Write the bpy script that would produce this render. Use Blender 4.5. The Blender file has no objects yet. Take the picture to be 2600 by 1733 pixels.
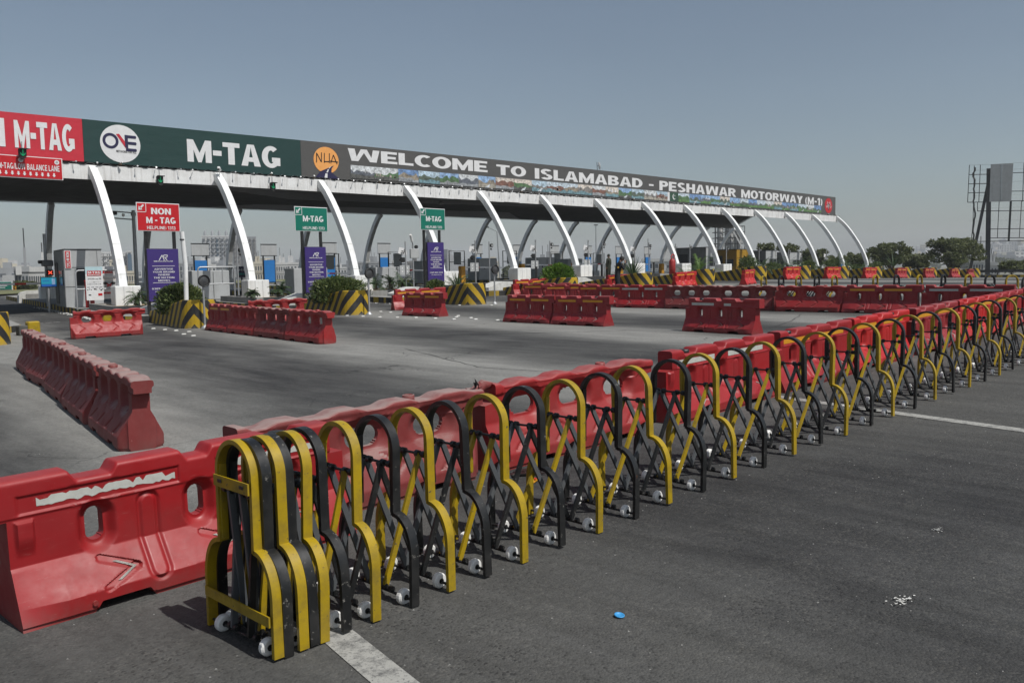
import bpy, math, random
from mathutils import Vector, Matrix, noise
random.seed(7)
R = math.radians
S = bpy.context.scene
COL = S.collection

# ---------------------------------------------------------------- camera
AZ, PITCH, ROLL, FPX = R(44.3), R(4.70), 0.0165, 2200.0
CAMZ = 1.76
_F = Vector((math.cos(AZ)*math.cos(PITCH), math.sin(AZ)*math.cos(PITCH), -math.sin(PITCH)))
_R = Vector((math.sin(AZ), -math.cos(AZ), 0))
_U = _R.cross(_F)
CR = _R*math.cos(ROLL) - _U*math.sin(ROLL)
CU = _R*math.sin(ROLL) + _U*math.cos(ROLL)
cam = bpy.data.objects.new('camera', bpy.data.cameras.new('camera'))
COL.objects.link(cam)
M3 = Matrix((CR, CU, -_F)).transposed()
cam.matrix_world = Matrix.Translation((0, 0, CAMZ)) @ M3.to_4x4()
cam.data.sensor_width = 36
cam.data.lens = FPX/2600*36
cam.data.clip_start = 0.05
cam.data.clip_end = 20000
S.camera = cam

# ---------------------------------------------------------------- sky, sun, exposure
SUN_EL = R(57)
SUN_H = Vector((0.13, -0.99, 0)).normalized()          # horizontal direction towards the sun
w = bpy.data.worlds.new('World'); S.world = w; w.use_nodes = True
nt = w.node_tree; nt.nodes.clear()
out = nt.nodes.new('ShaderNodeOutputWorld'); bg = nt.nodes.new('ShaderNodeBackground')
sky = nt.nodes.new('ShaderNodeTexSky'); sky.sky_type = 'NISHITA'; sky.sun_disc = False
sky.sun_elevation = SUN_EL
sky.sun_rotation = math.atan2(SUN_H.x, SUN_H.y)
sky.altitude = 500; sky.air_density = 1.0; sky.dust_density = 2.5; sky.ozone_density = 1.2
hs = nt.nodes.new('ShaderNodeHueSaturation'); hs.inputs['Saturation'].default_value = 0.80
nt.links.new(sky.outputs[0], hs.inputs['Color']); tint = nt.nodes.new('ShaderNodeMix'); tint.data_type = 'RGBA'; tint.blend_type = 'MULTIPLY'; tint.inputs[0].default_value = 1; tint.inputs[7].default_value = (.975, 1.01, .985, 1)
nt.links.new(hs.outputs[0], tint.inputs[6]); 
tcw = nt.nodes.new('ShaderNodeTexCoord'); nw = nt.nodes.new('ShaderNodeTexNoise'); nw.inputs['Scale'].default_value = 1.7; nw.inputs['Detail'].default_value = 4
mw = nt.nodes.new('ShaderNodeMapping'); mw.inputs['Scale'].default_value = (1, 1, 3.5); rw = nt.nodes.new('ShaderNodeMapRange'); rw.inputs[1].default_value = .3; rw.inputs[2].default_value = .7; rw.inputs[3].default_value = .965; rw.inputs[4].default_value = 1.04
nt.links.new(tcw.outputs['Generated'], mw.inputs[0]); nt.links.new(mw.outputs[0], nw.inputs['Vector']); nt.links.new(nw.outputs[0], rw.inputs[0])
hz_ = nt.nodes.new('ShaderNodeVectorMath'); hz_.operation = 'SCALE'; nt.links.new(tint.outputs[2], hz_.inputs[0]); nt.links.new(rw.outputs[0], hz_.inputs['Scale']); nt.links.new(hz_.outputs[0], bg.inputs[0])
bg.inputs[1].default_value = 0.085
nt.links.new(bg.outputs[0], out.inputs[0])
sl = bpy.data.lights.new('sun', 'SUN'); sl.energy = 4.2; sl.angle = R(0.55); sl.color = (1, .975, .935)
so = bpy.data.objects.new('sun', sl); COL.objects.link(so)
sd = SUN_H*math.cos(SUN_EL) + Vector((0, 0, math.sin(SUN_EL)))
so.rotation_euler = sd.to_track_quat('Z', 'Y').to_euler()
S.view_settings.view_transform = 'Standard'; S.view_settings.look = 'None'
S.view_settings.exposure = -0.05; S.view_settings.gamma = 1
S.cycles.max_bounces = 6; S.cycles.volume_bounces = 0
S.cycles.transparent_max_bounces = 8

# ---------------------------------------------------------------- ground shape (crowned carriageway) and placing helpers
def g(u):
    l = .108 + .0215*u; r = 1.045 - .0148*(u-43); k = .06
    m = min(l, r)
    a = m - k*math.log(math.exp(-(l-m)/k) + math.exp(-(r-m)/k))
    return max(a, -.5)
def ray(x, y):                                          # direction through a point of the 2600 x 1733 photograph
    return _F + CR*((x-1300)/FPX) + CU*((866.5-y)/FPX)
def onv(x, y, v):
    d = ray(x, y); return Vector((0, 0, CAMZ)) + d*(v/d.y)
def far(x, y, dist):
    d = ray(x, y); return Vector((0, 0, CAMZ)) + d*(dist/math.hypot(d.x, d.y))
LANE = Vector((.19, 1, 0)).normalized()                 # the lanes run slightly askew to the toll plaza
LA = -math.atan2(.19, 1)                                # rotation that turns +Y into the lane direction
def axis(n, v):                                         # centre line of traffic island n
    return 10.83 + 5.14*n + .185*(v-22)

# ---------------------------------------------------------------- materials
def new_mat(name):
    m = bpy.data.materials.new(name); m.use_nodes = True
    n = m.node_tree; b = n.nodes['Principled BSDF']
    return m, n, b
def lk(n, a, b): n.links.new(a, b)
def tc(n, scale=(1, 1, 1), kind='Object', rnd=True):
    t = n.nodes.new('ShaderNodeTexCoord'); mp = n.nodes.new('ShaderNodeMapping')
    mp.inputs['Scale'].default_value = scale
    lk(n, t.outputs[kind], mp.inputs['Vector'])
    if rnd and kind == 'Object':
        oi = n.nodes.new('ShaderNodeObjectInfo'); mu = n.nodes.new('ShaderNodeMath'); mu.operation = 'MULTIPLY'
        mu.inputs[1].default_value = 37.0
        lk(n, oi.outputs['Random'], mu.inputs[0]); lk(n, mu.outputs[0], mp.inputs['Location'])
    return mp.outputs[0]
def nz(n, vec, scale, detail=4, rough=.6, lo=.35, hi=.65):
    t = n.nodes.new('ShaderNodeTexNoise'); t.inputs['Scale'].default_value = scale
    t.inputs['Detail'].default_value = detail; t.inputs['Roughness'].default_value = rough
    lk(n, vec, t.inputs['Vector'])
    r = n.nodes.new('ShaderNodeMapRange'); r.inputs[1].default_value = lo; r.inputs[2].default_value = hi
    lk(n, t.outputs[0], r.inputs[0]); return r.outputs[0]
def mix(n, fac, a, b, mode='MIX'):
    x = n.nodes.new('ShaderNodeMix'); x.data_type = 'RGBA'; x.blend_type = mode
    for s, v in ((x.inputs[0], fac), (x.inputs[6], a), (x.inputs[7], b)):
        if isinstance(v, (int, float)): s.default_value = v
        elif isinstance(v, tuple): s.default_value = (*v[:3], 1)
        else: lk(n, v, s)
    return x.outputs[2]
def mth(n, op, a, b=None, c=None):
    x = n.nodes.new('ShaderNodeMath'); x.operation = op
    for i, v in enumerate((a, b, c)):
        if v is None: continue
        if isinstance(v, (int, float)): x.inputs[i].default_value = v
        else: lk(n, v, x.inputs[i])
    return x.outputs[0]
def bump(n, b, h, dist=.004, strength=.5):
    x = n.nodes.new('ShaderNodeBump'); x.inputs['Distance'].default_value = dist
    x.inputs['Strength'].default_value = strength
    lk(n, h, x.inputs['Height']); lk(n, x.outputs[0], b.inputs['Normal'])
def up_facing(n, lo=.5, hi=.95):                        # dust settles on level surfaces
    ge = n.nodes.new('ShaderNodeNewGeometry'); sx = n.nodes.new('ShaderNodeSeparateXYZ')
    lk(n, ge.outputs['True Normal'], sx.inputs[0])
    r = n.nodes.new('ShaderNodeMapRange'); r.inputs[1].default_value = lo; r.inputs[2].default_value = hi
    lk(n, sx.outputs[2], r.inputs[0]); return r.outputs[0]
def paint(name, col, rough=.5, dirt=(.12, .11, .10), amount=.35, scale=6, metallic=0, bmp=.0, chips=None, dust=0, streak=0):
    m, n, b = new_mat(name)
    v = tc(n)
    f = mth(n, 'MULTIPLY', nz(n, v, scale, 6, .65, .42, .75), amount)
    c = mix(n, f, tuple(col), tuple(dirt))
    c = mix(n, mth(n, 'MULTIPLY', nz(n, v, scale*.35, 3, .5, .3, .7), .18), c, tuple(k*.6 for k in col))
    if streak:
        vs = tc(n, (1, 1, .06))
        c = mix(n, mth(n, 'MULTIPLY', nz(n, vs, 9, 4, .6, .5, .72), streak), c, tuple(dirt))
    if chips:
        c = mix(n, nz(n, v, scale*3.2, 8, .75, .62, .65), c, tuple(chips)); c = mix(n, nz(n, v, scale*1.1, 9, .8, .655, .675), c, (.11, .045, .02))
    if dust:
        c = mix(n, mth(n, 'MULTIPLY', up_facing(n), mth(n, 'MULTIPLY', nz(n, v, 7, 6, .6, .25, .55), dust)), c, (.30, .24, .22))
    lk(n, c, b.inputs['Base Color'])
    lk(n, mth(n, 'ADD', mth(n, 'MULTIPLY', f, .5), rough), b.inputs['Roughness'])
    b.inputs['Metallic'].default_value = metallic
    if bmp: bump(n, b, nz(n, v, scale*4, 6, .6, .2, .8), bmp, .6)
    return m
def flat(name, col, rough=.6, metallic=0, spec=None):
    m, n, b = new_mat(name)
    v = tc(n)
    c = mix(n, mth(n, 'MULTIPLY', nz(n, v, 5, 4), .22), tuple(col), tuple(k*.62 for k in col))
    lk(n, c, b.inputs['Base Color']); b.inputs['Roughness'].default_value = rough
    b.inputs['Metallic'].default_value = metallic
    if spec is not None: b.inputs['Specular IOR Level'].default_value = spec
    return m
def glow(name, col, e):
    m, n, b = new_mat(name)
    b.inputs['Base Color'].default_value = (*[k*.3 for k in col], 1)
    b.inputs['Emission Color'].default_value = (*col, 1); b.inputs['Emission Strength'].default_value = e
    return m
def leafmat(name, a, b2, c3):
    m, n, b = new_mat(name)
    ge = n.nodes.new('ShaderNodeNewGeometry')
    cr = n.nodes.new('ShaderNodeValToRGB'); e = cr.color_ramp.elements
    e[0].color = (*a, 1); e[1].color = (*c3, 1); x = e.new(.5); x.color = (*b2, 1)
    lk(n, ge.outputs['Random Per Island'], cr.inputs[0])
    lk(n, cr.outputs[0], b.inputs['Base Color']); b.inputs['Roughness'].default_value = .6
    tr = n.nodes.new('ShaderNodeBsdfTranslucent'); lk(n, cr.outputs[0], tr.inputs[0])
    ms = n.nodes.new('ShaderNodeMixShader'); ms.inputs[0].default_value = .3
    o = n.nodes['Material Output']
    lk(n, b.outputs[0], ms.inputs[1]); lk(n, tr.outputs[0], ms.inputs[2]); lk(n, ms.outputs[0], o.inputs[0])
    return m

M = {}
def asphalt():
    m, n, b = new_mat('asphalt')
    t = n.nodes.new('ShaderNodeTexCoord'); v = t.outputs['Object']
    sx = n.nodes.new('ShaderNodeSeparateXYZ'); lk(n, v, sx.inputs[0])
    wv = mth(n, 'SUBTRACT', sx.outputs[0], mth(n, 'MULTIPLY', sx.outputs[1], .19))
    wob = nz(n, v, .35, 4, .6, 0, 1)
    wv2 = mth(n, 'ADD', wv, mth(n, 'MULTIPLY', wob, 1.5))
    # lanes: dark where tyres run, pale between; period 5.14 m
    ph = mth(n, 'MULTIPLY', mth(n, 'SUBTRACT', wv2, 7.9), 2*math.pi/5.14)
    ln = mth(n, 'ADD', mth(n, 'MULTIPLY', mth(n, 'COSINE', ph), .5), .5)
    # the concrete-like pale surface begins behind the barrier row
    far_ = n.nodes.new('ShaderNodeMapRange'); far_.inputs[1].default_value = 4.2; far_.inputs[2].default_value = 7.0
    lk(n, mth(n, 'ADD', sx.outputs[1], mth(n, 'MULTIPLY', wob, .8)), far_.inputs[0])
    vl = n.nodes.new('ShaderNodeMapping'); vl.inputs['Rotation'].default_value = (0, 0, -LA*-1); vl.inputs['Scale'].default_value = (1, .16, 1)
    lk(n, v, vl.inputs[0])
    strk = nz(n, vl.outputs[0], 1.6, 6, .65, .3, .72)
    strk2 = nz(n, vl.outputs[0], 9, 5, .6, .3, .7)
    pale = mth(n, 'MULTIPLY', mth(n, 'MULTIPLY', mth(n, 'ADD', mth(n, 'MULTIPLY', mth(n, 'POWER', ln, 1.8), 1.05), mth(n, 'MULTIPLY', mth(n, 'SUBTRACT', strk, .35), .45)), far_.outputs[0]), .95)
    c = mix(n, nz(n, v, .8, 5, .6, .3, .7), (.026, .026, .027), (.046, .046, .045))
    c = mix(n, mth(n, 'MULTIPLY', nz(n, v, .32, 4, .55, .46, .66), .6), c, (.092, .093, .089))
    c = mix(n, mth(n, 'MULTIPLY', nz(n, v, 1.9, 3, .6, .66, .78), .5), c, (.014, .014, .014))
    # near carriageway: dark polished lane between paler, coarser margins
    nl = mth(n, 'ABSOLUTE', mth(n, 'SUBTRACT', mth(n, 'ADD', wv, mth(n, 'MULTIPLY', mth(n, 'SUBTRACT', nz(n, v, .9, 5, .65, 0, 1), .5), 1.6)), 5.1))
    nr_ = n.nodes.new('ShaderNodeMapRange'); nr_.interpolation_type = 'SMOOTHSTEP'; nr_.inputs[1].default_value = 1.1; nr_.inputs[2].default_value = 2.9
    lk(n, nl, nr_.inputs[0])
    inv = mth(n, 'SUBTRACT', 1.0, far_.outputs[0])
    c = mix(n, mth(n, 'MULTIPLY', nr_.outputs[0], mth(n, 'MULTIPLY', inv, .85)), c, (.078, .077, .072))
    c = mix(n, pale, c, (.25, .247, .23))
    c = mix(n, mth(n, 'MULTIPLY', strk2, .3), c, (.05, .05, .05))
    c = mix(n, mth(n, 'MULTIPLY', nz(n, v, 2.6, 6, .7, .55, .8), .35), c, (.08, .077, .07))
    # aggregate
    vo = n.nodes.new('ShaderNodeTexVoronoi'); vo.inputs['Scale'].default_value = 85; lk(n, v, vo.inputs['Vector'])
    sv = n.nodes.new('ShaderNodeSeparateColor'); lk(n, vo.outputs['Color'], sv.inputs[0])
    st = n.nodes.new('ShaderNodeMapRange'); st.inputs[1].default_value = .55; st.inputs[2].default_value = 1.0
    lk(n, sv.outputs[0], st.inputs[0])
    near = n.nodes.new('ShaderNodeMapRange'); near.inputs[1].default_value = 6.5; near.inputs[2].default_value = 3.0
    near.inputs[3].default_value = .6; near.inputs[4].default_value = 1
    lk(n, sx.outputs[1], near.inputs[0])
    agg = mth(n, 'MULTIPLY', mth(n, 'MULTIPLY', st.outputs[0], nz(n, v, 3, 3, .5, .25, .6)), mth(n, 'MULTIPLY', near.outputs[0], .20))
    c = mix(n, agg, c, (.20, .19, .165))
    dk = n.nodes.new('ShaderNodeMapRange'); dk.inputs[1].default_value = .16; dk.inputs[2].default_value = .10
    lk(n, sv.outputs[1], dk.inputs[0])
    c = mix(n, mth(n, 'MULTIPLY', dk.outputs[0], mth(n, 'MULTIPLY', mth(n, 'MULTIPLY', near.outputs[0], nz(n, v, 2.2, 4, .6, .35, .65)), .6)), c, (.016, .016, .016))
    gr_ = nz(n, v, 26, 5, .75, .30, .70)
    c = mix(n, 1.0, c, mix(n, gr_, (.78, .78, .78), (1.20, 1.20, 1.20)), 'MULTIPLY')
    c = mix(n, 1.0, c, mix(n, nz(n, vl.outputs[0], 4.5, 6, .7, .35, .65), (.80, .80, .80), (1.18, 1.18, 1.18)), 'MULTIPLY')
    # pits and small pale scars
    c = mix(n, mth(n, 'MULTIPLY', nz(n, v, 7.5, 3, .8, .74, .78), .7), c, (.02, .02, .02))
    c = mix(n, mth(n, 'MULTIPLY', nz(n, v, 5.2, 5, .85, .78, .81), .8), c, (.45, .44, .42))
    # fine cracks
    cv = n.nodes.new('ShaderNodeTexVoronoi'); cv.feature = 'DISTANCE_TO_EDGE'; cv.inputs['Scale'].default_value = .33
    wn = n.nodes.new('ShaderNodeTexNoise'); wn.inputs['Scale'].default_value = 1.3; wn.inputs['Detail'].default_value = 5
    lk(n, v, wn.inputs['Vector'])
    va = n.nodes.new('ShaderNodeVectorMath'); va.operation = 'MULTIPLY_ADD'; va.inputs[1].default_value = (.9, .9, .9)
    lk(n, wn.outputs['Color'], va.inputs[0]); lk(n, v, va.inputs[2]); lk(n, va.outputs[0], cv.inputs['Vector'])
    ck = mth(n, 'MULTIPLY', mth(n, 'LESS_THAN', cv.outputs['Distance'], .0035), nz(n, v, .5, 3, .5, .5, .62))
    c = mix(n, mth(n, 'MULTIPLY', ck, .6), c, (.015, .015, .015))
    lk(n, c, b.inputs['Base Color']); b.inputs['Roughness'].default_value = .85; b.inputs['Specular IOR Level'].default_value = .25
    h = mth(n, 'ADD', mth(n, 'MULTIPLY', vo.outputs['Distance'], -1.2), nz(n, v, 30, 4, .7, .2, .8))
    bump(n, b, h, .0045, .7)
    return m
M['asphalt'] = asphalt()
def line_paint():
    m, n, b = new_mat('worn road paint')
    t = n.nodes.new('ShaderNodeTexCoord'); v = t.outputs['Object']
    c = mix(n, nz(n, v, 11, 7, .8, .47, .64), (.33, .325, .30), (.11, .11, .105))
    c = mix(n, nz(n, v, 70, 3, .7, .55, .7), c, (.09, .09, .09))
    lk(n, c, b.inputs['Base Color']); b.inputs['Roughness'].default_value = .8
    bump(n, b, nz(n, v, 60, 4, .7, .2, .8), .003, .7)
    return m
M['line'] = line_paint()
M['grass'] = paint('dry verge grass', (.13, .14, .06), .95, (.2, .17, .1), .8, 2, bmp=.05)
M['farland'] = paint('far ground', (.12, .12, .085), .95, (.2, .18, .14), .8, .05)
def stripes_kerb():
    m, n, b = new_mat('yellow and black kerb paint')
    t = n.nodes.new('ShaderNodeTexCoord'); v = t.outputs['UV']
    sx = n.nodes.new('ShaderNodeSeparateXYZ'); lk(n, v, sx.inputs[0])
    f = mth(n, 'GREATER_THAN', mth(n, 'FRACT', mth(n, 'MULTIPLY', sx.outputs[0], 1/.9)), .5)
    c = mix(n, f, (.02, .02, .02), (.42, .28, .02))
    ob = tc(n)
    c = mix(n, mth(n, 'MULTIPLY', nz(n, ob, 5, 6, .7, .45, .8), .6), c, (.12, .115, .10))
    lk(n, c, b.inputs['Base Color']); b.inputs['Roughness'].default_value = .8
    return m
M['kerb'] = stripes_kerb()
def chevrons(name, sign):
    # UV: x = metres along the wall measured from the apex, y = height
    m, n, b = new_mat(name)
    t = n.nodes.new('ShaderNodeTexCoord'); sx = n.nodes.new('ShaderNodeSeparateXYZ'); lk(n, t.outputs['UV'], sx.inputs[0])
    a = mth(n, 'ABSOLUTE', sx.outputs[0])
    ob = tc(n)
    wv = mth(n, 'MULTIPLY', nz(n, ob, 9, 3, .5, 0, 1), .02)
    f = mth(n, 'ADD', mth(n, 'ADD', sx.outputs[1], mth(n, 'MULTIPLY', a, 1.15*sign)), wv)
    f = mth(n, 'GREATER_THAN', mth(n, 'FRACT', mth(n, 'ADD', mth(n, 'MULTIPLY', f, 1/.52), .15)), .5)
    c = mix(n, f, (.018, .018, .018), (.47, .30, .008))
    c = mix(n, mth(n, 'MULTIPLY', nz(n, ob, 3.5, 7, .7, .5, .8), .5), c, (.10, .095, .085))
    low = n.nodes.new('ShaderNodeMapRange'); low.inputs[1].default_value = .16; low.inputs[2].default_value = 0
    lk(n, sx.outputs[1], low.inputs[0])
    c = mix(n, mth(n, 'MULTIPLY', low.outputs[0], nz(n, ob, 12, 6, .7, .4, .6)), c, (.22, .21, .19))
    lk(n, c, b.inputs['Base Color']); b.inputs['Roughness'].default_value = .6
    bump(n, b, nz(n, ob, 25, 5, .7, .2, .8), .004, .6)
    return m
M['chev_up'] = chevrons('black and yellow chevron paint', 1)
M['chev_dn'] = chevrons('black and yellow reversed chevron paint', -1)
def plastic(name, col, dust, faded=.2, rough=.42):
    m, n, b = new_mat(name)
    v = tc(n)
    c = mix(n, nz(n, v, 2.2, 5, .6, .35, .75), tuple(col), tuple(min(1, k*.78) for k in col))
    c = mix(n, mth(n, 'MULTIPLY', nz(n, v, 6, 8, .7, .40, .75), faded), c, (.32, .13, .12))
    vs = tc(n, (1, 1, .08))
    c = mix(n, mth(n, 'MULTIPLY', nz(n, vs, 14, 5, .6, .52, .75), faded*.9), c, (.13, .045, .04))
    vd = tc(n, (1, 7, 7)); c = mix(n, mth(n, 'MULTIPLY', nz(n, vd, 10, 8, .8, .60, .66), .35), c, (.40, .16, .15))
    c = mix(n, mth(n, 'MULTIPLY', nz(n, v, 1.6, 6, .7, .50, .70), .30), c, (.10, .035, .03))
    # dirt at the foot
    t = n.nodes.new('ShaderNodeTexCoord'); sx = n.nodes.new('ShaderNodeSeparateXYZ'); lk(n, t.outputs['Object'], sx.inputs[0])
    low = n.nodes.new('ShaderNodeMapRange'); low.inputs[1].default_value = .12; low.inputs[2].default_value = 0
    lk(n, sx.outputs[2], low.inputs[0])
    c = mix(n, mth(n, 'MULTIPLY', low.outputs[0], mth(n, 'MULTIPLY', nz(n, v, 12, 6, .7, .3, .7), .55)), c, (.10, .07, .06))
    c = mix(n, mth(n, 'MULTIPLY', up_facing(n, .6, .95), mth(n, 'MULTIPLY', nz(n, v, 6, 6, .6, .2, .55), dust)), c, (.30, .235, .215))
    c = mix(n, mth(n, 'MULTIPLY', nz(n, v, 30, 4, .8, .70, .73), .5), c, (.55, .35, .33))
    lk(n, c, b.inputs['Base Color'])
    lk(n, mth(n, 'ADD', mth(n, 'MULTIPLY', nz(n, v, 8, 4, .6, .3, .7), .2), rough), b.inputs['Roughness'])
    bump(n, b, nz(n, v, 3.5, 5, .55, .2, .8), .006, .35)
    return m
M['red'] = plastic('red moulded plastic', (.31, .007, .010), .10, .05, .42)
M['redB'] = plastic('red sun-worn plastic', (.31, .011, .012), .32, .18, .46)
M['pink'] = plastic('faded dusty red plastic', (.19, .021, .020), .80, .22, .58)
M['yel'] = paint('yellow enamel', (.37, .25, .006), .38, (.06, .045, .02), .6, 9, chips=(.06, .055, .05), bmp=.0008)
M['blk'] = paint('black enamel', (.009, .0095, .0098), .38, (.06, .055, .05), .35, 9, chips=(.20, .19, .17), bmp=.0008)
M['dkgrey'] = paint('dark grey painted steel', (.04, .042, .045), .5, (.1, .09, .08), .4, 8)
M['wheel'] = paint('scuffed white caster', (.80, .79, .76), .4, (.45, .42, .38), .2, 25)
M['white'] = paint('white painted steel', (.80, .81, .80), .5, (.38, .36, .33), .3, 3, streak=.35)
M['whitec'] = paint('whitewashed concrete', (.62, .62, .59), .85, (.33, .31, .28), .6, 4, bmp=.006, streak=.3)
M['fascia'] = paint('dented white sheet metal', (.76, .76, .75), .45, (.35, .33, .30), .35, 1.5, streak=.55, bmp=.01)
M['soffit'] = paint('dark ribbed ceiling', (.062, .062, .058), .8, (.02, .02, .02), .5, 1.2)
M['steel'] = paint('galvanised steel', (.42, .43, .44), .45, (.22, .21, .20), .4, 8, metallic=.55)
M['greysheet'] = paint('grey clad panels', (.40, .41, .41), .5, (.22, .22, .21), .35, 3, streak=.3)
M['dkpanel'] = paint('dark grey panels and shaded booth sides', (.21, .215, .22), .5, (.09, .09, .09), .35, 3, streak=.3)  # grey boxes; on booth sides the darker tone paints in shade
M['conc'] = paint('weathered concrete', (.27, .265, .25), .9, (.13, .125, .115), .6, 4, bmp=.006, streak=.3)
M['darkconc'] = paint('dark stained concrete', (.09, .09, .085), .9, (.05, .05, .045), .6, 4, bmp=.006)
M['soil'] = paint('dry pale soil', (.30, .23, .14), .95, (.14, .10, .06), .7, 14, bmp=.02)
M['glass'] = flat('dark window glass', (.02, .024, .028), .15, 0)
M['signred'] = flat('red sign sheet', (.50, .008, .014), .4)
M['bannerred'] = flat('red banner print', (.52, .022, .040), .5)
M['signgreen'] = flat('green sign sheet', (.0, .155, .105), .4)
M['bannergreen'] = flat('dark green banner print', (.010, .042, .038), .5)
M['bannergrey'] = flat('dark grey banner print', (.085, .082, .078), .5)
M['purple'] = flat('violet advert sheet', (.045, .025, .16), .4)
M['blue'] = flat('blue advert sheet', (.02, .16, .44), .45)
M['letter'] = flat('white lettering', (.70, .70, .70), .5)
M['navy'] = flat('navy print', (.018, .016, .06), .5)
M['orange'] = flat('orange print', (.80, .36, .10), .5)
M['ink'] = flat('black print', (.015, .015, .015), .5)
M['yelbox'] = paint('orange-yellow painted box', (.50, .24, .01), .5, (.15, .08, .03), .35, 6)
M['mustard'] = paint('mustard clad panels', (.36, .20, .01), .5, (.15, .09, .02), .3, 3)
M['redpost'] = paint('red painted post', (.36, .02, .02), .5, (.1, .03, .02), .4, 7)
M['stripY'] = flat('orange-yellow reflective strip', (.62, .28, .015), .35)
M['stripW'] = paint('torn white reflective strip', (.50, .51, .47), .5, (.30, .28, .25), .5, 20)
M['bluebin'] = flat('blue plastic', (.02, .13, .36), .4); M['lid'] = flat('pale blue plastic', (.05, .30, .62), .4)
M['leafA'] = leafmat('shrub leaves', (.030, .055, .014), (.08, .12, .028), (.17, .20, .065))
M['leafB'] = leafmat('bright shrub leaves', (.05, .12, .012), (.10, .20, .02), (.17, .27, .04))
M['leafC'] = leafmat('dark palm leaves', (.02, .045, .018), (.04, .08, .028), (.09, .13, .05))
M['leafT'] = leafmat('acacia leaves', (.045, .062, .020), (.090, .110, .034), (.15, .165, .060))
M['bark'] = paint('bark', (.10, .075, .05), .9, (.05, .04, .03), .6, 10, bmp=.01)
M['gbar'] = paint('grey worn bar paint', (.085, .092, .10), .45, (.12, .12, .11), .5, 9)
for k_ in ('bannerred', 'bannergreen', 'bannergrey', 'fascia'):
    n_ = M[k_].node_tree; b_ = n_.nodes['Principled BSDF']; bump(n_, b_, nz(n_, tc(n_, (.5, 1, 1.6)), 1.4, 5, .6, .2, .8), .03, .35)
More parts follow.
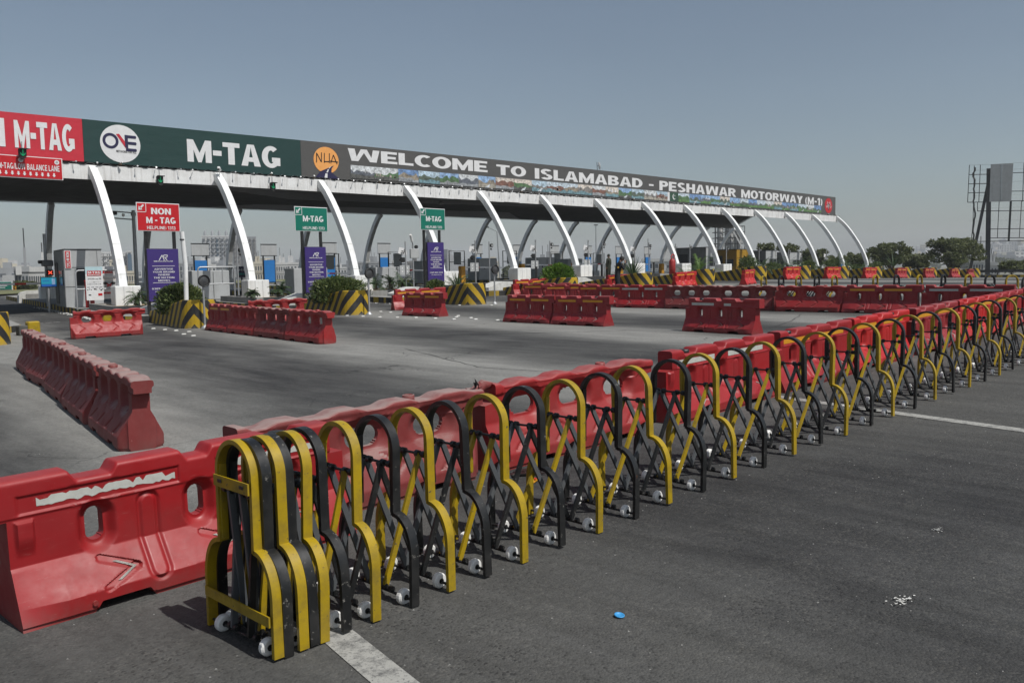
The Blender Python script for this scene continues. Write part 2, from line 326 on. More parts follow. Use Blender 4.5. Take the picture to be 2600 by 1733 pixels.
# ---------------------------------------------------------------- mesh helpers
class MB:
    def __init__(s): s.v = []; s.f = []; s.m = []; s.uv = {}; s.mats = []; s.smooth = set()
    def mi(s, mat):
        if mat not in s.mats: s.mats.append(mat)
        return s.mats.index(mat)
    def add(s, vs, fs, mat, T=None, smooth=False, uvs=None):
        o = len(s.v); k = s.mi(mat)
        s.v += [tuple(T @ Vector(p)) if T is not None else tuple(p) for p in vs]
        for i, f in enumerate(fs):
            if smooth: s.smooth.add(len(s.f))
            if uvs: s.uv[len(s.f)] = uvs[i]
            s.f.append(tuple(o+j for j in f)); s.m.append(k)
        return s
    def box(s, c, d, mat, T=None, rz=0, bev=0):
        x, y, z = (k/2 for k in d)
        A = Matrix.Translation(c) @ Matrix.Rotation(rz, 4, 'Z')
        if T is not None: A = T @ A
        if bev:
            b = min(bev, x*.45, y*.45, z*.45); vs = []; 
            for sz in (-1, 1):
                for (sx, sy) in ((-1, -1), (1, -1), (1, 1), (-1, 1)):
                    vs += [(sx*(x-b), sy*(y-b), sz*z), (sx*x, sy*(y-b), sz*(z-b)), (sx*(x-b), sy*y, sz*(z-b))]
            f = [(0, 3, 6, 9)[::-1], (12, 15, 18, 21), (0, 2, 5, 3)[::-1] and (0, 3, 5, 2), (3, 6, 7, 4), (6, 9, 11, 8), (9, 0, 1, 10),
                 (12, 14, 17, 15), (15, 16, 19, 18), (18, 20, 23, 21), (21, 22, 13, 12),
                 (2, 5, 17, 14), (4, 7, 19, 16), (8, 11, 23, 20), (10, 1, 13, 22),
                 (1, 2, 14, 13), (4, 5, 17, 16), (7, 8, 20, 19), (10, 11, 23, 22),
                 (0, 1, 2), (3, 4, 5), (6, 7, 8), (9, 10, 11), (12, 13, 14), (15, 16, 17), (18, 19, 20), (21, 22, 23)]
            return s.add(vs, f, mat, A)
        vs = [(a, b, c2) for c2 in (-z, z) for (a, b) in ((-x, -y), (x, -y), (x, y), (-x, y))]
        return s.add(vs, [(3, 2, 1, 0), (4, 5, 6, 7), (0, 1, 5, 4), (1, 2, 6, 5), (2, 3, 7, 6), (3, 0, 4, 7)], mat, A)
    def tube(s, p, r, mat, n=8, T=None, cap=True):
        pts = [Vector(q) for q in p]; rr = r if isinstance(r, (list, tuple)) else [r]*len(pts)
        vs = []; fs = []
        up = None
        for i, q in enumerate(pts):
            d = (pts[min(i+1, len(pts)-1)] - pts[max(i-1, 0)]).normalized()
            if up is None: up = Vector((0, 0, 1)) if abs(d.z) < .9 else Vector((1, 0, 0))
            a = d.cross(up).normalized(); b = a.cross(d).normalized(); up = b
            for k in range(n):
                t = 2*math.pi*k/n
                vs.append(q + a*math.cos(t)*rr[i] + b*math.sin(t)*rr[i])
        for i in range(len(pts)-1):
            for k in range(n):
                k2 = (k+1) % n
                fs.append((i*n+k, i*n+k2, (i+1)*n+k2, (i+1)*n+k))
        s.add(vs, fs, mat, T, smooth=n > 5)
        if cap:
            s.add([vs[k] for k in range(n)], [tuple(range(n))[::-1]], mat, T)
            s.add([vs[-n+k] for k in range(n)], [tuple(range(n))], mat, T)
        return s
    def ribbon(s, p, wdt, th, side, mat, T=None):
        # rectangular bar swept along p; 'side' is the width direction, thickness lies in the plane of the path
        pts = [Vector(q) for q in p]; sd_ = Vector(side).normalized(); vs = []; fs = []
        for i, q in enumerate(pts):
            d = (pts[min(i+1, len(pts)-1)] - pts[max(i-1, 0)]).normalized()
            nn = d.cross(sd_).normalized()
            for a, b in ((-1, -1), (1, -1), (1, 1), (-1, 1)): vs.append(q + sd_*a*wdt/2 + nn*b*th/2)
        for i in range(len(pts)-1):
            for k in range(4):
                k2 = (k+1) % 4
                fs.append((i*4+k, i*4+k2, (i+1)*4+k2, (i+1)*4+k))
        L = len(pts)*4
        fs += [(3, 2, 1, 0), (L-4, L-3, L-2, L-1)]
        return s.add(vs, fs, mat, T)
    def bar(s, a, b, w1, h, mat, side=(0, 0, 1), T=None):
        return s.ribbon([a, b], w1, h, side, mat, T)
    def lathe(s, prof, mat, n=16, T=None, smooth=True):
        vs = []; fs = []
        for (r, z) in prof:
            for k in range(n):
                t = 2*math.pi*k/n; vs.append((r*math.cos(t), r*math.sin(t), z))
        for i in range(len(prof)-1):
            for k in range(n):
                k2 = (k+1) % n; fs.append((i*n+k, i*n+k2, (i+1)*n+k2, (i+1)*n+k))
        return s.add(vs, fs, mat, T, smooth)
    def prism(s, poly, d, mat, T=None):
        # poly in XZ (front at y=0), extruded to y=d
        n = len(poly)
        vs = [(x, 0, z) for x, z in poly] + [(x, d, z) for x, z in poly]
        fs = [tuple(range(n)), tuple(range(n, 2*n))[::-1]] + [(i, i+n, (i+1) % n+n, (i+1) % n) for i in range(n)]
        return s.add(vs, fs, mat, T)
    def slab(s, poly, z0, z1, mat, mside=None, T=None, uvside=False):
        # poly in XY (anticlockwise), from z0 to z1 (numbers or functions of x, y)
        n = len(poly); f0 = z0 if callable(z0) else (lambda x, y: z0); f1 = z1 if callable(z1) else (lambda x, y: z1)
        vs = [(x, y, f0(x, y)) for x, y in poly] + [(x, y, f1(x, y)) for x, y in poly]
        s.add(vs, [tuple(range(n, 2*n))], mat, T)
        s.add(vs, [tuple(range(n))[::-1]], mside or mat, T)
        L = [0]
        for i in range(n): L.append(L[-1] + math.dist(poly[i], poly[(i+1) % n]))
        fs = []; uv = []
        for i in range(n):
            j = (i+1) % n; fs.append((i, j, j+n, i+n)); h = vs[i+n][2]-vs[i][2]; h2 = vs[j+n][2]-vs[j][2]
            uv.append([(L[i], 0), (L[i+1], 0), (L[i+1], h2), (L[i], h)])
        s.add(vs, fs, mside or mat, T, uvs=uv); return s
    def mesh(s, name):
        me = bpy.data.meshes.new(name); me.from_pydata(s.v, [], s.f)
        for m in s.mats: me.materials.append(m)
        me.polygons.foreach_set('material_index', s.m)
        sm = [i in s.smooth for i in range(len(s.f))]; me.polygons.foreach_set('use_smooth', sm)
        if s.uv:
            ul = me.uv_layers.new(name='UVMap')
            for p in me.polygons:
                if p.index in s.uv:
                    for q, li in enumerate(p.loop_indices): ul.data[li].uv = s.uv[p.index][q]
        me.update(); return me
    def build(s, name, parent=None, loc=None, rz=0):
        return link(name, s.mesh(name), parent, loc, rz)
def link(name, me, parent=None, loc=None, rz=0):
    o = bpy.data.objects.new(name, me); COL.objects.link(o)
    if parent is not None: o.parent = parent
    if loc is not None: o.location = loc
    if rz: o.rotation_euler = (0, 0, rz)
    return o
def tag(o, label=None, cat=None, group=None, kind=None):
    if label: o['label'] = label
    if cat: o['category'] = cat
    if group: o['group'] = group
    if kind: o['kind'] = kind
    return o
def thing(name, label, cat, loc=(0, 0, 0), rz=0, group=None):
    o = bpy.data.objects.new(name, None); COL.objects.link(o); o.empty_display_size = .2
    o.location = loc; o.rotation_euler = (0, 0, rz); return tag(o, label, cat, group)
def struct(name, mb): return tag(mb.build(name), kind='structure')
KIDS = {}
def dup(o, loc=None, rot=None, label=None, group=None, parent=None, skip=()):
    c = o.copy(); COL.objects.link(c)
    if parent is not None: c.parent = parent
    if loc is not None: c.location = loc
    if rot is not None: c.rotation_euler = rot
    if label: c['label'] = label
    if group: c['group'] = group
    for ch in kids(o):
        if ch.name.split('.')[0] not in skip: dup(ch, parent=c)
    return c
def kids(o): return [k for k in bpy.data.objects if k.parent == o] if o.name not in KIDS else KIDS[o.name]
def freeze(o):                                           # remember a prototype's children (faster copies)
    KIDS[o.name] = [k for k in bpy.data.objects if k.parent == o]
    for k in KIDS[o.name]: KIDS[k.name] = [q for q in bpy.data.objects if q.parent == k]
    return o
# block lettering: every glyph is a set of straight and curved strokes in a unit-high box
def _arc(cx, cy, rx, ry, a0, a1, tx, ty, n=10):
    P = []
    for k in range(n+1):
        t = math.radians(a0+(a1-a0)*k/n); P.append((cx+rx*math.cos(t), cy+ry*math.sin(t), cx+(rx-tx)*math.cos(t), cy+(ry-ty)*math.sin(t)))
    return [[(p[0], p[1]), (q[0], q[1]), (q[2], q[3]), (p[2], p[3])] for p, q in zip(P, P[1:])]
def glyph(c, s, t):
    """s = stem width, t = bar thickness; returns (advance width, list of groups of polygons)"""
    def bx(x0, y0, x1, y1): return [[(x0, y0), (x1, y0), (x1, y1), (x0, y1)]]
    W = .78
    if c == 'A': return .86, [[[(0, 0), (s*1.05, 0), (.43+s*.08, 1), (.43-s*.55, 1)]], [[(.86-s*1.05, 0), (.86, 0), (.43+s*.55, 1), (.43-s*.08, 1)]], bx(.20, .20, .66, .20+t)]
    if c == 'B': return .76, [bx(0, 0, s, 1), bx(s, 0, .45, t), bx(s, .5-t/2, .45, .5+t/2), bx(s, 1-t, .45, 1), _arc(.45, .735, .27, .265, 90, -90, s, t), _arc(.45, .27, .31, .27, 90, -90, s, t)]
    if c == 'C': return .71, [_arc(.42, .5, .42, .52, 50, 310, s, t, 20)]
    if c == 'D': return .78, [bx(0, 0, s, 1), bx(s, 0, .34, t), bx(s, 1-t, .34, 1), _arc(.34, .5, .44, .5, 90, -90, s, t, 14)]
    if c == 'E': return .66, [bx(0, 0, s, 1), bx(s, 0, .66, t), bx(s, .5-t/2, .60, .5+t/2), bx(s, 1-t, .65, 1)]
    if c == 'F': return .62, [bx(0, 0, s, 1), bx(s, .5-t/2, .56, .5+t/2), bx(s, 1-t, .62, 1)]
    if c == 'G': return .84, [_arc(.42, .5, .42, .52, 48, 318, s, t, 20), bx(.84-s, .10, .84, .48), bx(.46, .48-t, .84-s, .48)]
    if c == 'H': return .78, [bx(0, 0, s, 1), bx(.78-s, 0, .78, 1), bx(s, .5-t/2, .78-s, .5+t/2)]
    if c == 'I': return s, [bx(0, 0, s, 1)]
    if c == 'K': return .78, [bx(0, 0, s, 1), [[(s, .30), (s, .55), (.50, 1), (.76, 1)]], [[(.28, .48), (.46, .62), (.80, 0), (.52, 0)]]]
    if c == 'L': return .62, [bx(0, 0, s, 1), bx(s, 0, .62, t)]
    if c == 'M': return .98, [bx(0, 0, s*.92, 1), bx(.98-s*.92, 0, .98, 1), [[(s*.92, 1), (s*.92, .55), (.42, 0), (.49, 0), (.49, .42)]], [[(.98-s*.92, 1), (.98-s*.92, .55), (.56, 0), (.49, 0), (.49, .42)][::-1]]]
    if c == 'N': return .80, [bx(0, 0, s, 1), bx(.80-s, 0, .80, 1), [[(s, 1), (s, .62), (.80-s, 0), (.80-s, .38)]]]
    if c == 'O': return .86, [_arc(.43, .5, .43, .52, 0, 360, s, t, 26)]
    if c == 'P': return .72, [bx(0, 0, s, 1), bx(s, .40, .42, .40+t), bx(s, 1-t, .42, 1), _arc(.42, .70, .30, .30, 90, -90, s, t)]
    if c == 'R': return .80, [bx(0, 0, s, 1), bx(s, .42, .44, .42+t), bx(s, 1-t, .44, 1), _arc(.44, .71, .30, .29, 90, -90, s, t), [[(.32, .43), (.52, .46), (.82, 0), (.54, 0)]]]
    if c == 'S': return .74, [_arc(.37, .735, .34, .285, 28, 270, s*.95, t), _arc(.37, .26, .36, .28, 90, -152, s*.95, t)]
    if c == 'T': return .72, [bx(0, 1-t, .72, 1), bx(.36-s/2, 0, .36+s/2, 1-t)]
    if c == 'U': return .78, [bx(0, .35, s, 1), bx(.78-s, .35, .78, 1), _arc(.39, .37, .39, .38, 180, 360, s, t, 12)]
    if c == 'V': return .82, [[[(0, 1), (s*1.05, 1), (.41+s*.1, 0), (.41-s*.5, 0)]], [[(.82-s*1.05, 1), (.82, 1), (.41+s*.5, 0), (.41-s*.1, 0)]]]
    if c == 'W': return 1.22, [[[(0, 1), (s, 1), (.36, 0), (.36-s*.9, 0)][::-1]], [[(.36-s*.5, 0), (.36+s*.1, 0), (.61+s*.35, 1), (.61-s*.45, 1)]], [[(.86-s*.1, 0), (.86+s*.5, 0), (.61+s*.45, 1), (.61-s*.35, 1)]], [[(1.22, 1), (1.22-s, 1), (.86, 0), (.86+s*.9, 0)]]]
    if c == 'Y': return .80, [[[(0, 1), (s*1.1, 1), (.40+s*.4, .40), (.40-s*.5, .40)]], [[(.80-s*1.1, 1), (.80, 1), (.40+s*.5, .40), (.40-s*.4, .40)]], bx(.40-s/2, 0, .40+s/2, .42)]
    if c == 'Z': return .70, [bx(0, 0, .70, t), bx(0, 1-t, .70, 1), [[(0, t), (s*1.3, t), (.70, 1-t), (.70-s*1.3, 1-t)]]]
    if c == '-': return .36, [bx(0, .36, .36, .36+t*1.1)]
    if c == '/': return .36, [[[(0, 0), (.12, 0), (.36, 1), (.24, 1)]]]
    if c == '(': return .26, [_arc(.42, .45, .42, .66, 130, 230, s*.7, t, 8)]
    if c == ')': return .26, [_arc(-.16, .45, .42, .66, 50, -50, s*.7, t, 8)]
    if c == ':': return s, [bx(0, .08, s, .30), bx(0, .52, s, .74)]
    if c == '.': return s, [bx(0, 0, s, .2)]
    if c == '1': return .42, [bx(.42-s, 0, .42, 1), [[(0, .66), (.42-s, .78), (.42-s, 1), (0, .86)]]]
    if c == '2': return .66, [_arc(.33, .70, .33, .30, 170, -35, s, t), bx(0, 0, .66, t), [[(0, t), (s*1.2, t), (.62, .55), (.44, .58)]]]
    if c == '3': return .66, [_arc(.33, .73, .32, .27, 160, -90, s, t), _arc(.33, .27, .33, .27, 90, -160, s, t)]
    if c == '4': return .70, [bx(.46-s/2, 0, .46+s/2, 1), bx(0, .22, .70, .22+t), [[(0, .40), (.14, .34), (.46, .80), (.40, 1)]]]
    if c == '5': return .66, [bx(0, .5, s, 1), bx(s, 1-t, .62, 1), _arc(.32, .31, .34, .31, 130, -160, s, t)]
    if c == '6': return .68, [_arc(.34, .31, .34, .31, 0, 360, s, t, 16), _arc(.46, .42, .46, .58, 95, 175, s, t)]
    if c == '8': return .68, [_arc(.34, .74, .29, .26, 0, 360, s*.8, t, 14), _arc(.34, .27, .34, .27, 0, 360, s, t, 14)]
    if c == '9': return .68, [_arc(.34, .69, .34, .31, 0, 360, s, t, 16), _arc(.22, .58, .46, .58, -85, -5, s, t)]
    if c == '0': return .66, [_arc(.33, .5, .33, .52, 0, 360, s, t, 20)]
    return .34, []
def text_mesh(txt, w=None, h=1, bold=.0, mat=None, depth=.004, shear=0):
    if any(ord(k) > 0x500 for k in txt): return curve_text(txt, w, h, depth)
    s = min(.31, .13+bold*2.6); t = min(.24, .12+bold*1.6); vs = []; fs = []; x = 0; k = 0
    for ch in txt.upper():
        if ch == ' ': x += .34; continue
        wd, groups = glyph(ch, s, t)
        for gr in groups:
            for poly in gr:
                o = len(vs); y = -depth*(.55+.45*((k % 6)/5)); n = len(poly)
                vs += [(x+px, y, py) for px, py in poly]
                ar = sum(poly[i][0]*poly[(i+1) % n][1]-poly[(i+1) % n][0]*poly[i][1] for i in range(n))
                fs.append(tuple(range(o, o+n)) if ar > 0 else tuple(range(o+n-1, o-1, -1)))
            k += 1
        x += wd+(.055 if bold >= .045 else .13)
    x0, x1 = min(v[0] for v in vs), max(v[0] for v in vs); sx = (w/(x1-x0)) if w else h
    return [((a-x0)*sx, b, c*h) for a, b, c in vs], fs
def curve_text(txt, w, h, depth):
    cu = bpy.data.curves.new('t', 'FONT'); cu.body = txt; cu.size = 1; cu.extrude = .01; cu.resolution_u = 3
    o = bpy.data.objects.new('t', cu); COL.objects.link(o)
    dg = bpy.context.evaluated_depsgraph_get(); dg.update(); me = bpy.data.meshes.new_from_object(o.evaluated_get(dg))
    bpy.data.objects.remove(o); bpy.data.curves.remove(cu)
    xs = [v.co.x for v in me.vertices]; ys = [v.co.y for v in me.vertices]
    if not xs: return [], []
    x0, x1, y0, y1 = min(xs), max(xs), min(ys), max(ys)
    vs = [((v.co.x-x0)*w/(x1-x0), -depth if v.co.z > 0 else 0, (v.co.y-y0)*h/(y1-y0)) for v in me.vertices]
    fs = [tuple(p.vertices) for p in me.polygons]; bpy.data.meshes.remove(me); return vs, fs
def put_text(mb, txt, x, z, w, h, mat, y=0., bold=.03, center=False, shear=0, T=None, depth=.004):
    vs, fs = text_mesh(txt, w, h, bold, depth=depth)
    if vs: mb.add([(a+x, b+y, c+z) for a, b, c in vs], fs, mat, T)
def disc(mb, cx, cz, rx, rz_, mat, y=0., d=.01, n=32, T=None):
    mb.prism([(cx+rx*math.cos(2*math.pi*k/n), cz+rz_*math.sin(2*math.pi*k/n)) for k in range(n)], d, mat, (T or Matrix()) @ Matrix.Translation((0, y, 0)))
def ring(mb, cx, cz, r, wd, mat, y=0, d=.006, n=28, sx=1):
    for k in range(n):
        a, b = 2*math.pi*k/n, 2*math.pi*(k+1)/n
        mb.prism([(cx+sx*r*math.cos(a), cz+r*math.sin(a)), (cx+sx*r*math.cos(b), cz+r*math.sin(b)),
                  (cx+sx*(r-wd)*math.cos(b), cz+(r-wd)*math.sin(b)), (cx+sx*(r-wd)*math.cos(a), cz+(r-wd)*math.sin(a))], d, mat, Matrix.Translation((0, y, 0)))
def sm(a, b, x):
    t = max(0, min(1, (x-a)/(b-a))); return t*t*(3-2*t)
# ================================================================ SETTING
def lerp(a, b, t): return a+(b-a)*t
def terr(u, v):                                          # ground beyond the carriageway: falls away to the town
    h = g(min(max(u, -60), 96)) - .05
    d = max(v-75, u-97, -u-55, 0)
    h -= 5.5*sm(6, 90, d)
    if d > 90: h += 2.0*noise.noise(Vector((u*.004, v*.004, 0))) * sm(90, 400, d)
    # a low rise of distant ground to the right
    a = math.degrees(math.atan2(v, u)); r = math.hypot(u, v)
    h += 34*sm(900, 1900, r)*sm(34, 14, a)
    return h
def grid(us, vs, f, mat, name):
    mb = MB(); n = len(us)
    pts = [(u, v, f(u, v)) for v in vs for u in us]
    fs = [(j*n+i, j*n+i+1, (j+1)*n+i+1, (j+1)*n+i) for j in range(len(vs)-1) for i in range(n-1)]
    mb.add(pts, fs, mat, smooth=True); return struct(name, mb)
us = [-9000, -4000, -2000, -1200, -700, -400, -250, -150, -100, -80] + list(range(-60, 110, 4)) + [112, 120, 130, 145, 160, 180, 200, 250, 300, 400, 500, 650, 800, 950, 1100, 1300, 1500, 1700, 1900, 2200, 2600, 3200, 5000, 9000]
vs_ = [-4000, -1000, -300, -100, -40, -20, 0, 20, 40, 60, 75, 80, 86, 92, 100, 110, 125, 140, 160, 190, 230, 300, 400, 520, 650, 800, 1000, 1250, 1600, 2000, 2600, 4000, 9000]
grid(us, vs_, terr, M['farland'], 'ground')
ru = [-58+2*i for i in range(78)]; rv = [-38, -20, -10, 0, 10, 20, 30, 40, 50, 60, 70, 77]
grid(ru, rv, lambda u, v: g(u), M['asphalt'], 'asphalt_road')
# painted lane lines on the near carriageway, laid along the lane direction
def line(u0, v0, v1, wd, name='lane_line', mat='line', step=.5, skew=.19):
    mb = MB(); pts = []; n = max(1, int((v1-v0)/step)); fs = []
    for i in range(n+1):
        v = lerp(v0, v1, i/n); u = u0 + skew*(v-v0)
        for s in (-1, 1): pts.append((u+s*wd/2, v, g(u+s*wd/2)+.004))
    for i in range(n): fs.append((2*i, 2*i+1, 2*i+3, 2*i+2))
    mb.add(pts, fs, M[mat]); return struct(name, mb)
line(1.57, 0.3, 4.15, .155)
line(7.98, -0.5, 4.6, .15)
line(14.4, 30.2-2, 0, .1) if False else None
# two broken cross lines in the lane at the left
for (p, q) in (((8.2, 30.15), (9.95, 30.2)), ((9.65, 35.7), (11.3, 35.9)), ((6.3, 30.1), (7.9, 30.15))):
    mb = MB(); a = Vector((*p, 0)); b = Vector((*q, 0)); n = 7
    for i in range(n):
        t0 = i/n; t1 = t0+.8/n; c0 = a.lerp(b, t0); c1 = a.lerp(b, t1); wd = .07
        mb.add([(c0.x, c0.y-wd, g(c0.x)+.005), (c1.x, c1.y-wd, g(c1.x)+.005), (c1.x, c1.y+wd, g(c1.x)+.005), (c0.x, c0.y+wd, g(c0.x)+.005)], [(0, 1, 2, 3)], M['line'])
    struct('cross_line', mb)
# dark tar joints across the carriageway
def joint(pts, wd=.02):
    mb = MB(); P = []; fs = []
    rnd = random.Random(len(pts)*7+int(pts[0][0]*10)); full = []
    for a, b in zip(pts, pts[1:]):
        n = max(2, int(math.dist(a, b)/.25))
        for i in range(n): full.append((lerp(a[0], b[0], i/n)+rnd.uniform(-.02, .02), lerp(a[1], b[1], i/n)+rnd.uniform(-.02, .02)))
    full.append(pts[-1])
    for i, (x, y) in enumerate(full):
        q = full[min(i+1, len(full)-1)]; p = full[max(i-1, 0)]; d = Vector((q[0]-p[0], q[1]-p[1], 0)).normalized(); nn = Vector((-d.y, d.x, 0))
        k = wd*rnd.uniform(.25, 1)
        for s in (-1, 1): X = x+nn.x*s*k; Y = y+nn.y*s*k; P.append((X, Y, g(X)+.004))
    for i in range(len(full)-1): fs.append((2*i, 2*i+1, 2*i+3, 2*i+2))
    mb.add(P, fs, M['tar']); return struct('road_joint', mb)
M['tar'] = flat('tar joint', (.022, .021, .02), .7)
joint([(9.6, 14.6), (10.2, 12.8), (9.0, 9.5), (9.3, 7.2), (8.8, 5.2)], .010)
joint([(12.5, 14.1), (14.0, 12.2), (15.0, 11.2)], .035)
joint([(17.0, 8.8), (18.6, 9.2), (20.5, 9.9)], .02)

# --------------------------------------------------------------- kerbed islands (14) under the plaza
def lane_rect(n, v0, v1, hw):
    return [(axis(n, v0)-hw, v0), (axis(n, v0)+hw, v0), (axis(n, v1)+hw, v1), (axis(n, v1)-hw, v1)]
for n in range(-1, 14):
    v0, v1 = (26.2, 60)
    a = []
    for k in range(9):                                   # rounded front
        t = math.pi + math.pi*k/8
        vv = v0 + 1.0 + 1.0*math.sin(t); a.append((axis(n, vv)+1.22*math.cos(t), vv))
    poly = a + [(axis(n, v1)+1.22, v1), (axis(n, v1)-1.22, v1)]
    mb = MB(); mb.slab(poly, lambda x, y: g(x)-.1, lambda x, y: g(axis(n, y))+.20, M['conc'], M['kerb'])
    struct('island_kerb', mb)
# verge and far carriageway edge
mb = MB()
for (a, b, c, d_) in ((-55, 70, 108, 77), ):
    P = []
    for i in range(41):
        u = lerp(a, c, i/40); P += [(u, b, g(u)+.12), (u, d_, g(u)+.25)]
    mb.add(P, [(2*i, 2*i+2, 2*i+3, 2*i+1) for i in range(40)], M['grass'])
    mb.add([(a, b-.01, g(a)), (c, b-.01, g(c)), (c, b-.01, g(c)+.12), (a, b-.01, g(a)+.12)], [(0, 1, 2, 3)], M['conc'])
struct('verge', mb)
# ================================================================ TOLL PLAZA GANTRY
def pw(u, T):
    if u <= T[0][0]: return T[0][1]
    for (a, b), (c, d) in zip(T, T[1:]):
        if u <= c: return b+(d-b)*(u-a)/(c-a)
    return T[-1][1]
FB = [(-10, 5.32), (13, 5.50), (18, 5.57), (43.5, 5.69), (69, 5.76), (80, 5.74)]
BB = [(-10, 6.05), (12.8, 6.17), (30, 6.26), (43.5, 6.32), (60, 6.37), (79.6, 6.37)]
BT = [(-10, 7.60), (10, 7.74), (12.8, 7.78), (28, 7.94), (43.5, 8.05), (60, 8.08), (79.6, 8.02)]
fb = lambda u: pw(u, FB); bb = lambda u: pw(u, BB); bt = lambda u: pw(u, BT)
GV = 35.2
gan = thing('toll_gantry', 'long toll plaza canopy on curved white legs carrying the welcome banner', 'toll gantry', (40, GV, 0))
GP = Vector((40, GV, 0)); GT = Matrix.Translation(-GP)
def strip(mb, u0, u1, f0, f1, v, mat, d=.05, step=1.3, jag=0):
    n = max(1, round((u1-u0)/step)); P = []
    for i in range(n+1):
        u = lerp(u0, u1, i/n); dv = random.uniform(-jag, jag) if 0 < i < n else 0
        P += [(u, v+dv, f0(u)), (u, v+dv, f1(u)), (u, v+d, f0(u)), (u, v+d, f1(u))]
    F = []
    for i in range(n):
        a = 4*i; b = a+4
        F += [(a, b, b+1, a+1), (a+2, a+3, b+3, b+2), (a+1, b+1, b+3, a+3), (a, a+2, b+2, b)]
    F += [(0, 1, 3, 2), (4*n, 4*n+2, 4*n+3, 4*n+1)]
    mb.add(P, F, mat, GT)
# fascia of sheet panels, one panel per bay
us_ = [-7.54+5.14*i for i in range(18)]
mb = MB(); seam = -12
rnd = random.Random(3)
x = -12.0
while x < 79.9:
    w_ = rnd.choice((2.57, 2.57, 1.29)); x2 = min(x+w_, 79.9)
    dz = rnd.uniform(-.015, .015)
    strip(mb, x+.003, x2-.003, lambda u: fb(u)+dz, lambda u: fb(u)+.56+dz, GV-.02+rnd.uniform(0, .012), M['fascia'], .05, .43, .0025); x = x2
mb.build('fascia', gan)
# ribbed soffit; its far end is cut on the skew
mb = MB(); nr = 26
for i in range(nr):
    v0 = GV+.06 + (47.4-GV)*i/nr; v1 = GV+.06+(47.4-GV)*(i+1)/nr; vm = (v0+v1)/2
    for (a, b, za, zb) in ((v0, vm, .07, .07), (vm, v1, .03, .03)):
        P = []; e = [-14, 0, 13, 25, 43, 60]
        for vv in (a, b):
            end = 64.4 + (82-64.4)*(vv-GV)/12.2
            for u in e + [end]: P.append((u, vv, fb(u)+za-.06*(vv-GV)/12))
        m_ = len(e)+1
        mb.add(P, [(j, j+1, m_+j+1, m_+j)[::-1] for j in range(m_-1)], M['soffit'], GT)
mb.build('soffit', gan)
# roof deck above with corrugated ends showing between fascia and banner
mb = MB(); P = []; u = -12.0
while u < 79.8:
    wv_ = .60; hb = .10
    for k in range(4):
        a = u+wv_*k/4; z = [0, 0, hb, hb*.8][k]
        P.append((a, z))
    u += wv_
pp = []
for (a, z) in P:
    for vv in (GV-.04, GV+3.0): pp.append((a, vv, fb(a)+.565+z))
mb.add(pp, [(2*i, 2*i+2, 2*i+3, 2*i+1) for i in range(len(P)-1)], M['greysheet'], GT)
roofP = [(-12, GV+.1), (64.4, GV+.1), (81.6, 47.2), (-12, 47.2)]
mb.slab(roofP, lambda x, y: fb(x)+.12, lambda x, y: fb(x)+.50, M['greysheet'], T=GT)
strip(mb, -12, 79.7, lambda u: fb(u)+.57, lambda u: bb(u)-.0, GV+.12, M['dkgrey'], .06)
mb.build('roof', gan)
# floodlight stubs along the banner foot
lampb = MB(); lampb.tube([(0, 0, 0), (0, -.16, .02)], .012, M['steel'], 5); lampb.tube([(0, -.14, -.01), (0, -.21, .02)], [.02, .034], M['steel'], 8)
lm = lampb.mesh('banner_lamp')
lampb2 = MB(); lampb2.box((0, -.1, .03), (.06, .12, .08), M['bark']); lampb2.tube([(0, -.1, .07), (.02, -.18, .12)], [.03, .04], M['white'], 8); lm2 = lampb2.mesh('banner_lamp_b')
rnd = random.Random(5); u = 12.3
for i in range(86):
    link('banner_lamp', lm if rnd.random() < .8 else lm2, gan, (u-40, -.06, bb(u)-.06+rnd.uniform(-.02, .02)), rnd.uniform(-.5, .5))
    u += rnd.uniform(.62, .95)
# legs and plinths
def leg_mesh():
    mb = MB(); prof = [(0.02, 5.98), (-.30, 5.72), (-.62, 5.45), (-1.03, 5.02), (-1.42, 4.55), (-1.80, 4.03), (-2.16, 3.5), (-2.48, 2.95), (-2.74, 2.4), (-2.95, 1.85), (-3.1, 1.3), (-3.2, .9)]
    
    P_ = [(.10*a, a, z) for a, z in prof]
    for i, (a, b) in enumerate(((0, 4), (4, 7), (7, 9), (9, 12))): mb.ribbon(P_[a:min(b+1, 12)], .285-.004*(i % 2), .275-.004*(i % 2), (1, 0, 0), M['white'])
    return mb.mesh('leg')
lgm = leg_mesh()
lgr = MB(); prof = [(.0, 5.55), (.45, 5.3), (.95, 4.82), (1.4, 4.3), (1.8, 3.75), (2.15, 3.15), (2.42, 2.5), (2.62, 1.8), (2.75, 1.1), (2.8, .8)]
lgr.ribbon([(.19*a, a, z) for a, z in prof], .27, .27, (1, 0, 0), M['white']); lgr = lgr.mesh('rear_leg')
plb = MB(); plb.box((0, 0, -.05), (.86, .82, 1.3), M['white'], bev=.02); plb.box((-.14, -.413, -.05), (.01, .006, 1.24), M['steel']); plb.box((.16, -.413, -.05), (.01, .006, 1.24), M['steel']); plb = plb.mesh('plinth')
for n in range(-2, 14):
    u = 13.02+5.14*n; dz = fb(u)-5.55
    link('leg', lgm, gan, (u-40, 0, dz))
    link('plinth', plb, gan, (u-.33-40, -3.42, g(u-.6)+.45), LA)
    link('leg', lgr, gan, (u+2.38-40, 47.2-GV, dz))
    link('plinth', plb, gan, (u+2.95-40, 47.2-GV+3.0, g(u+3)+.25), LA)
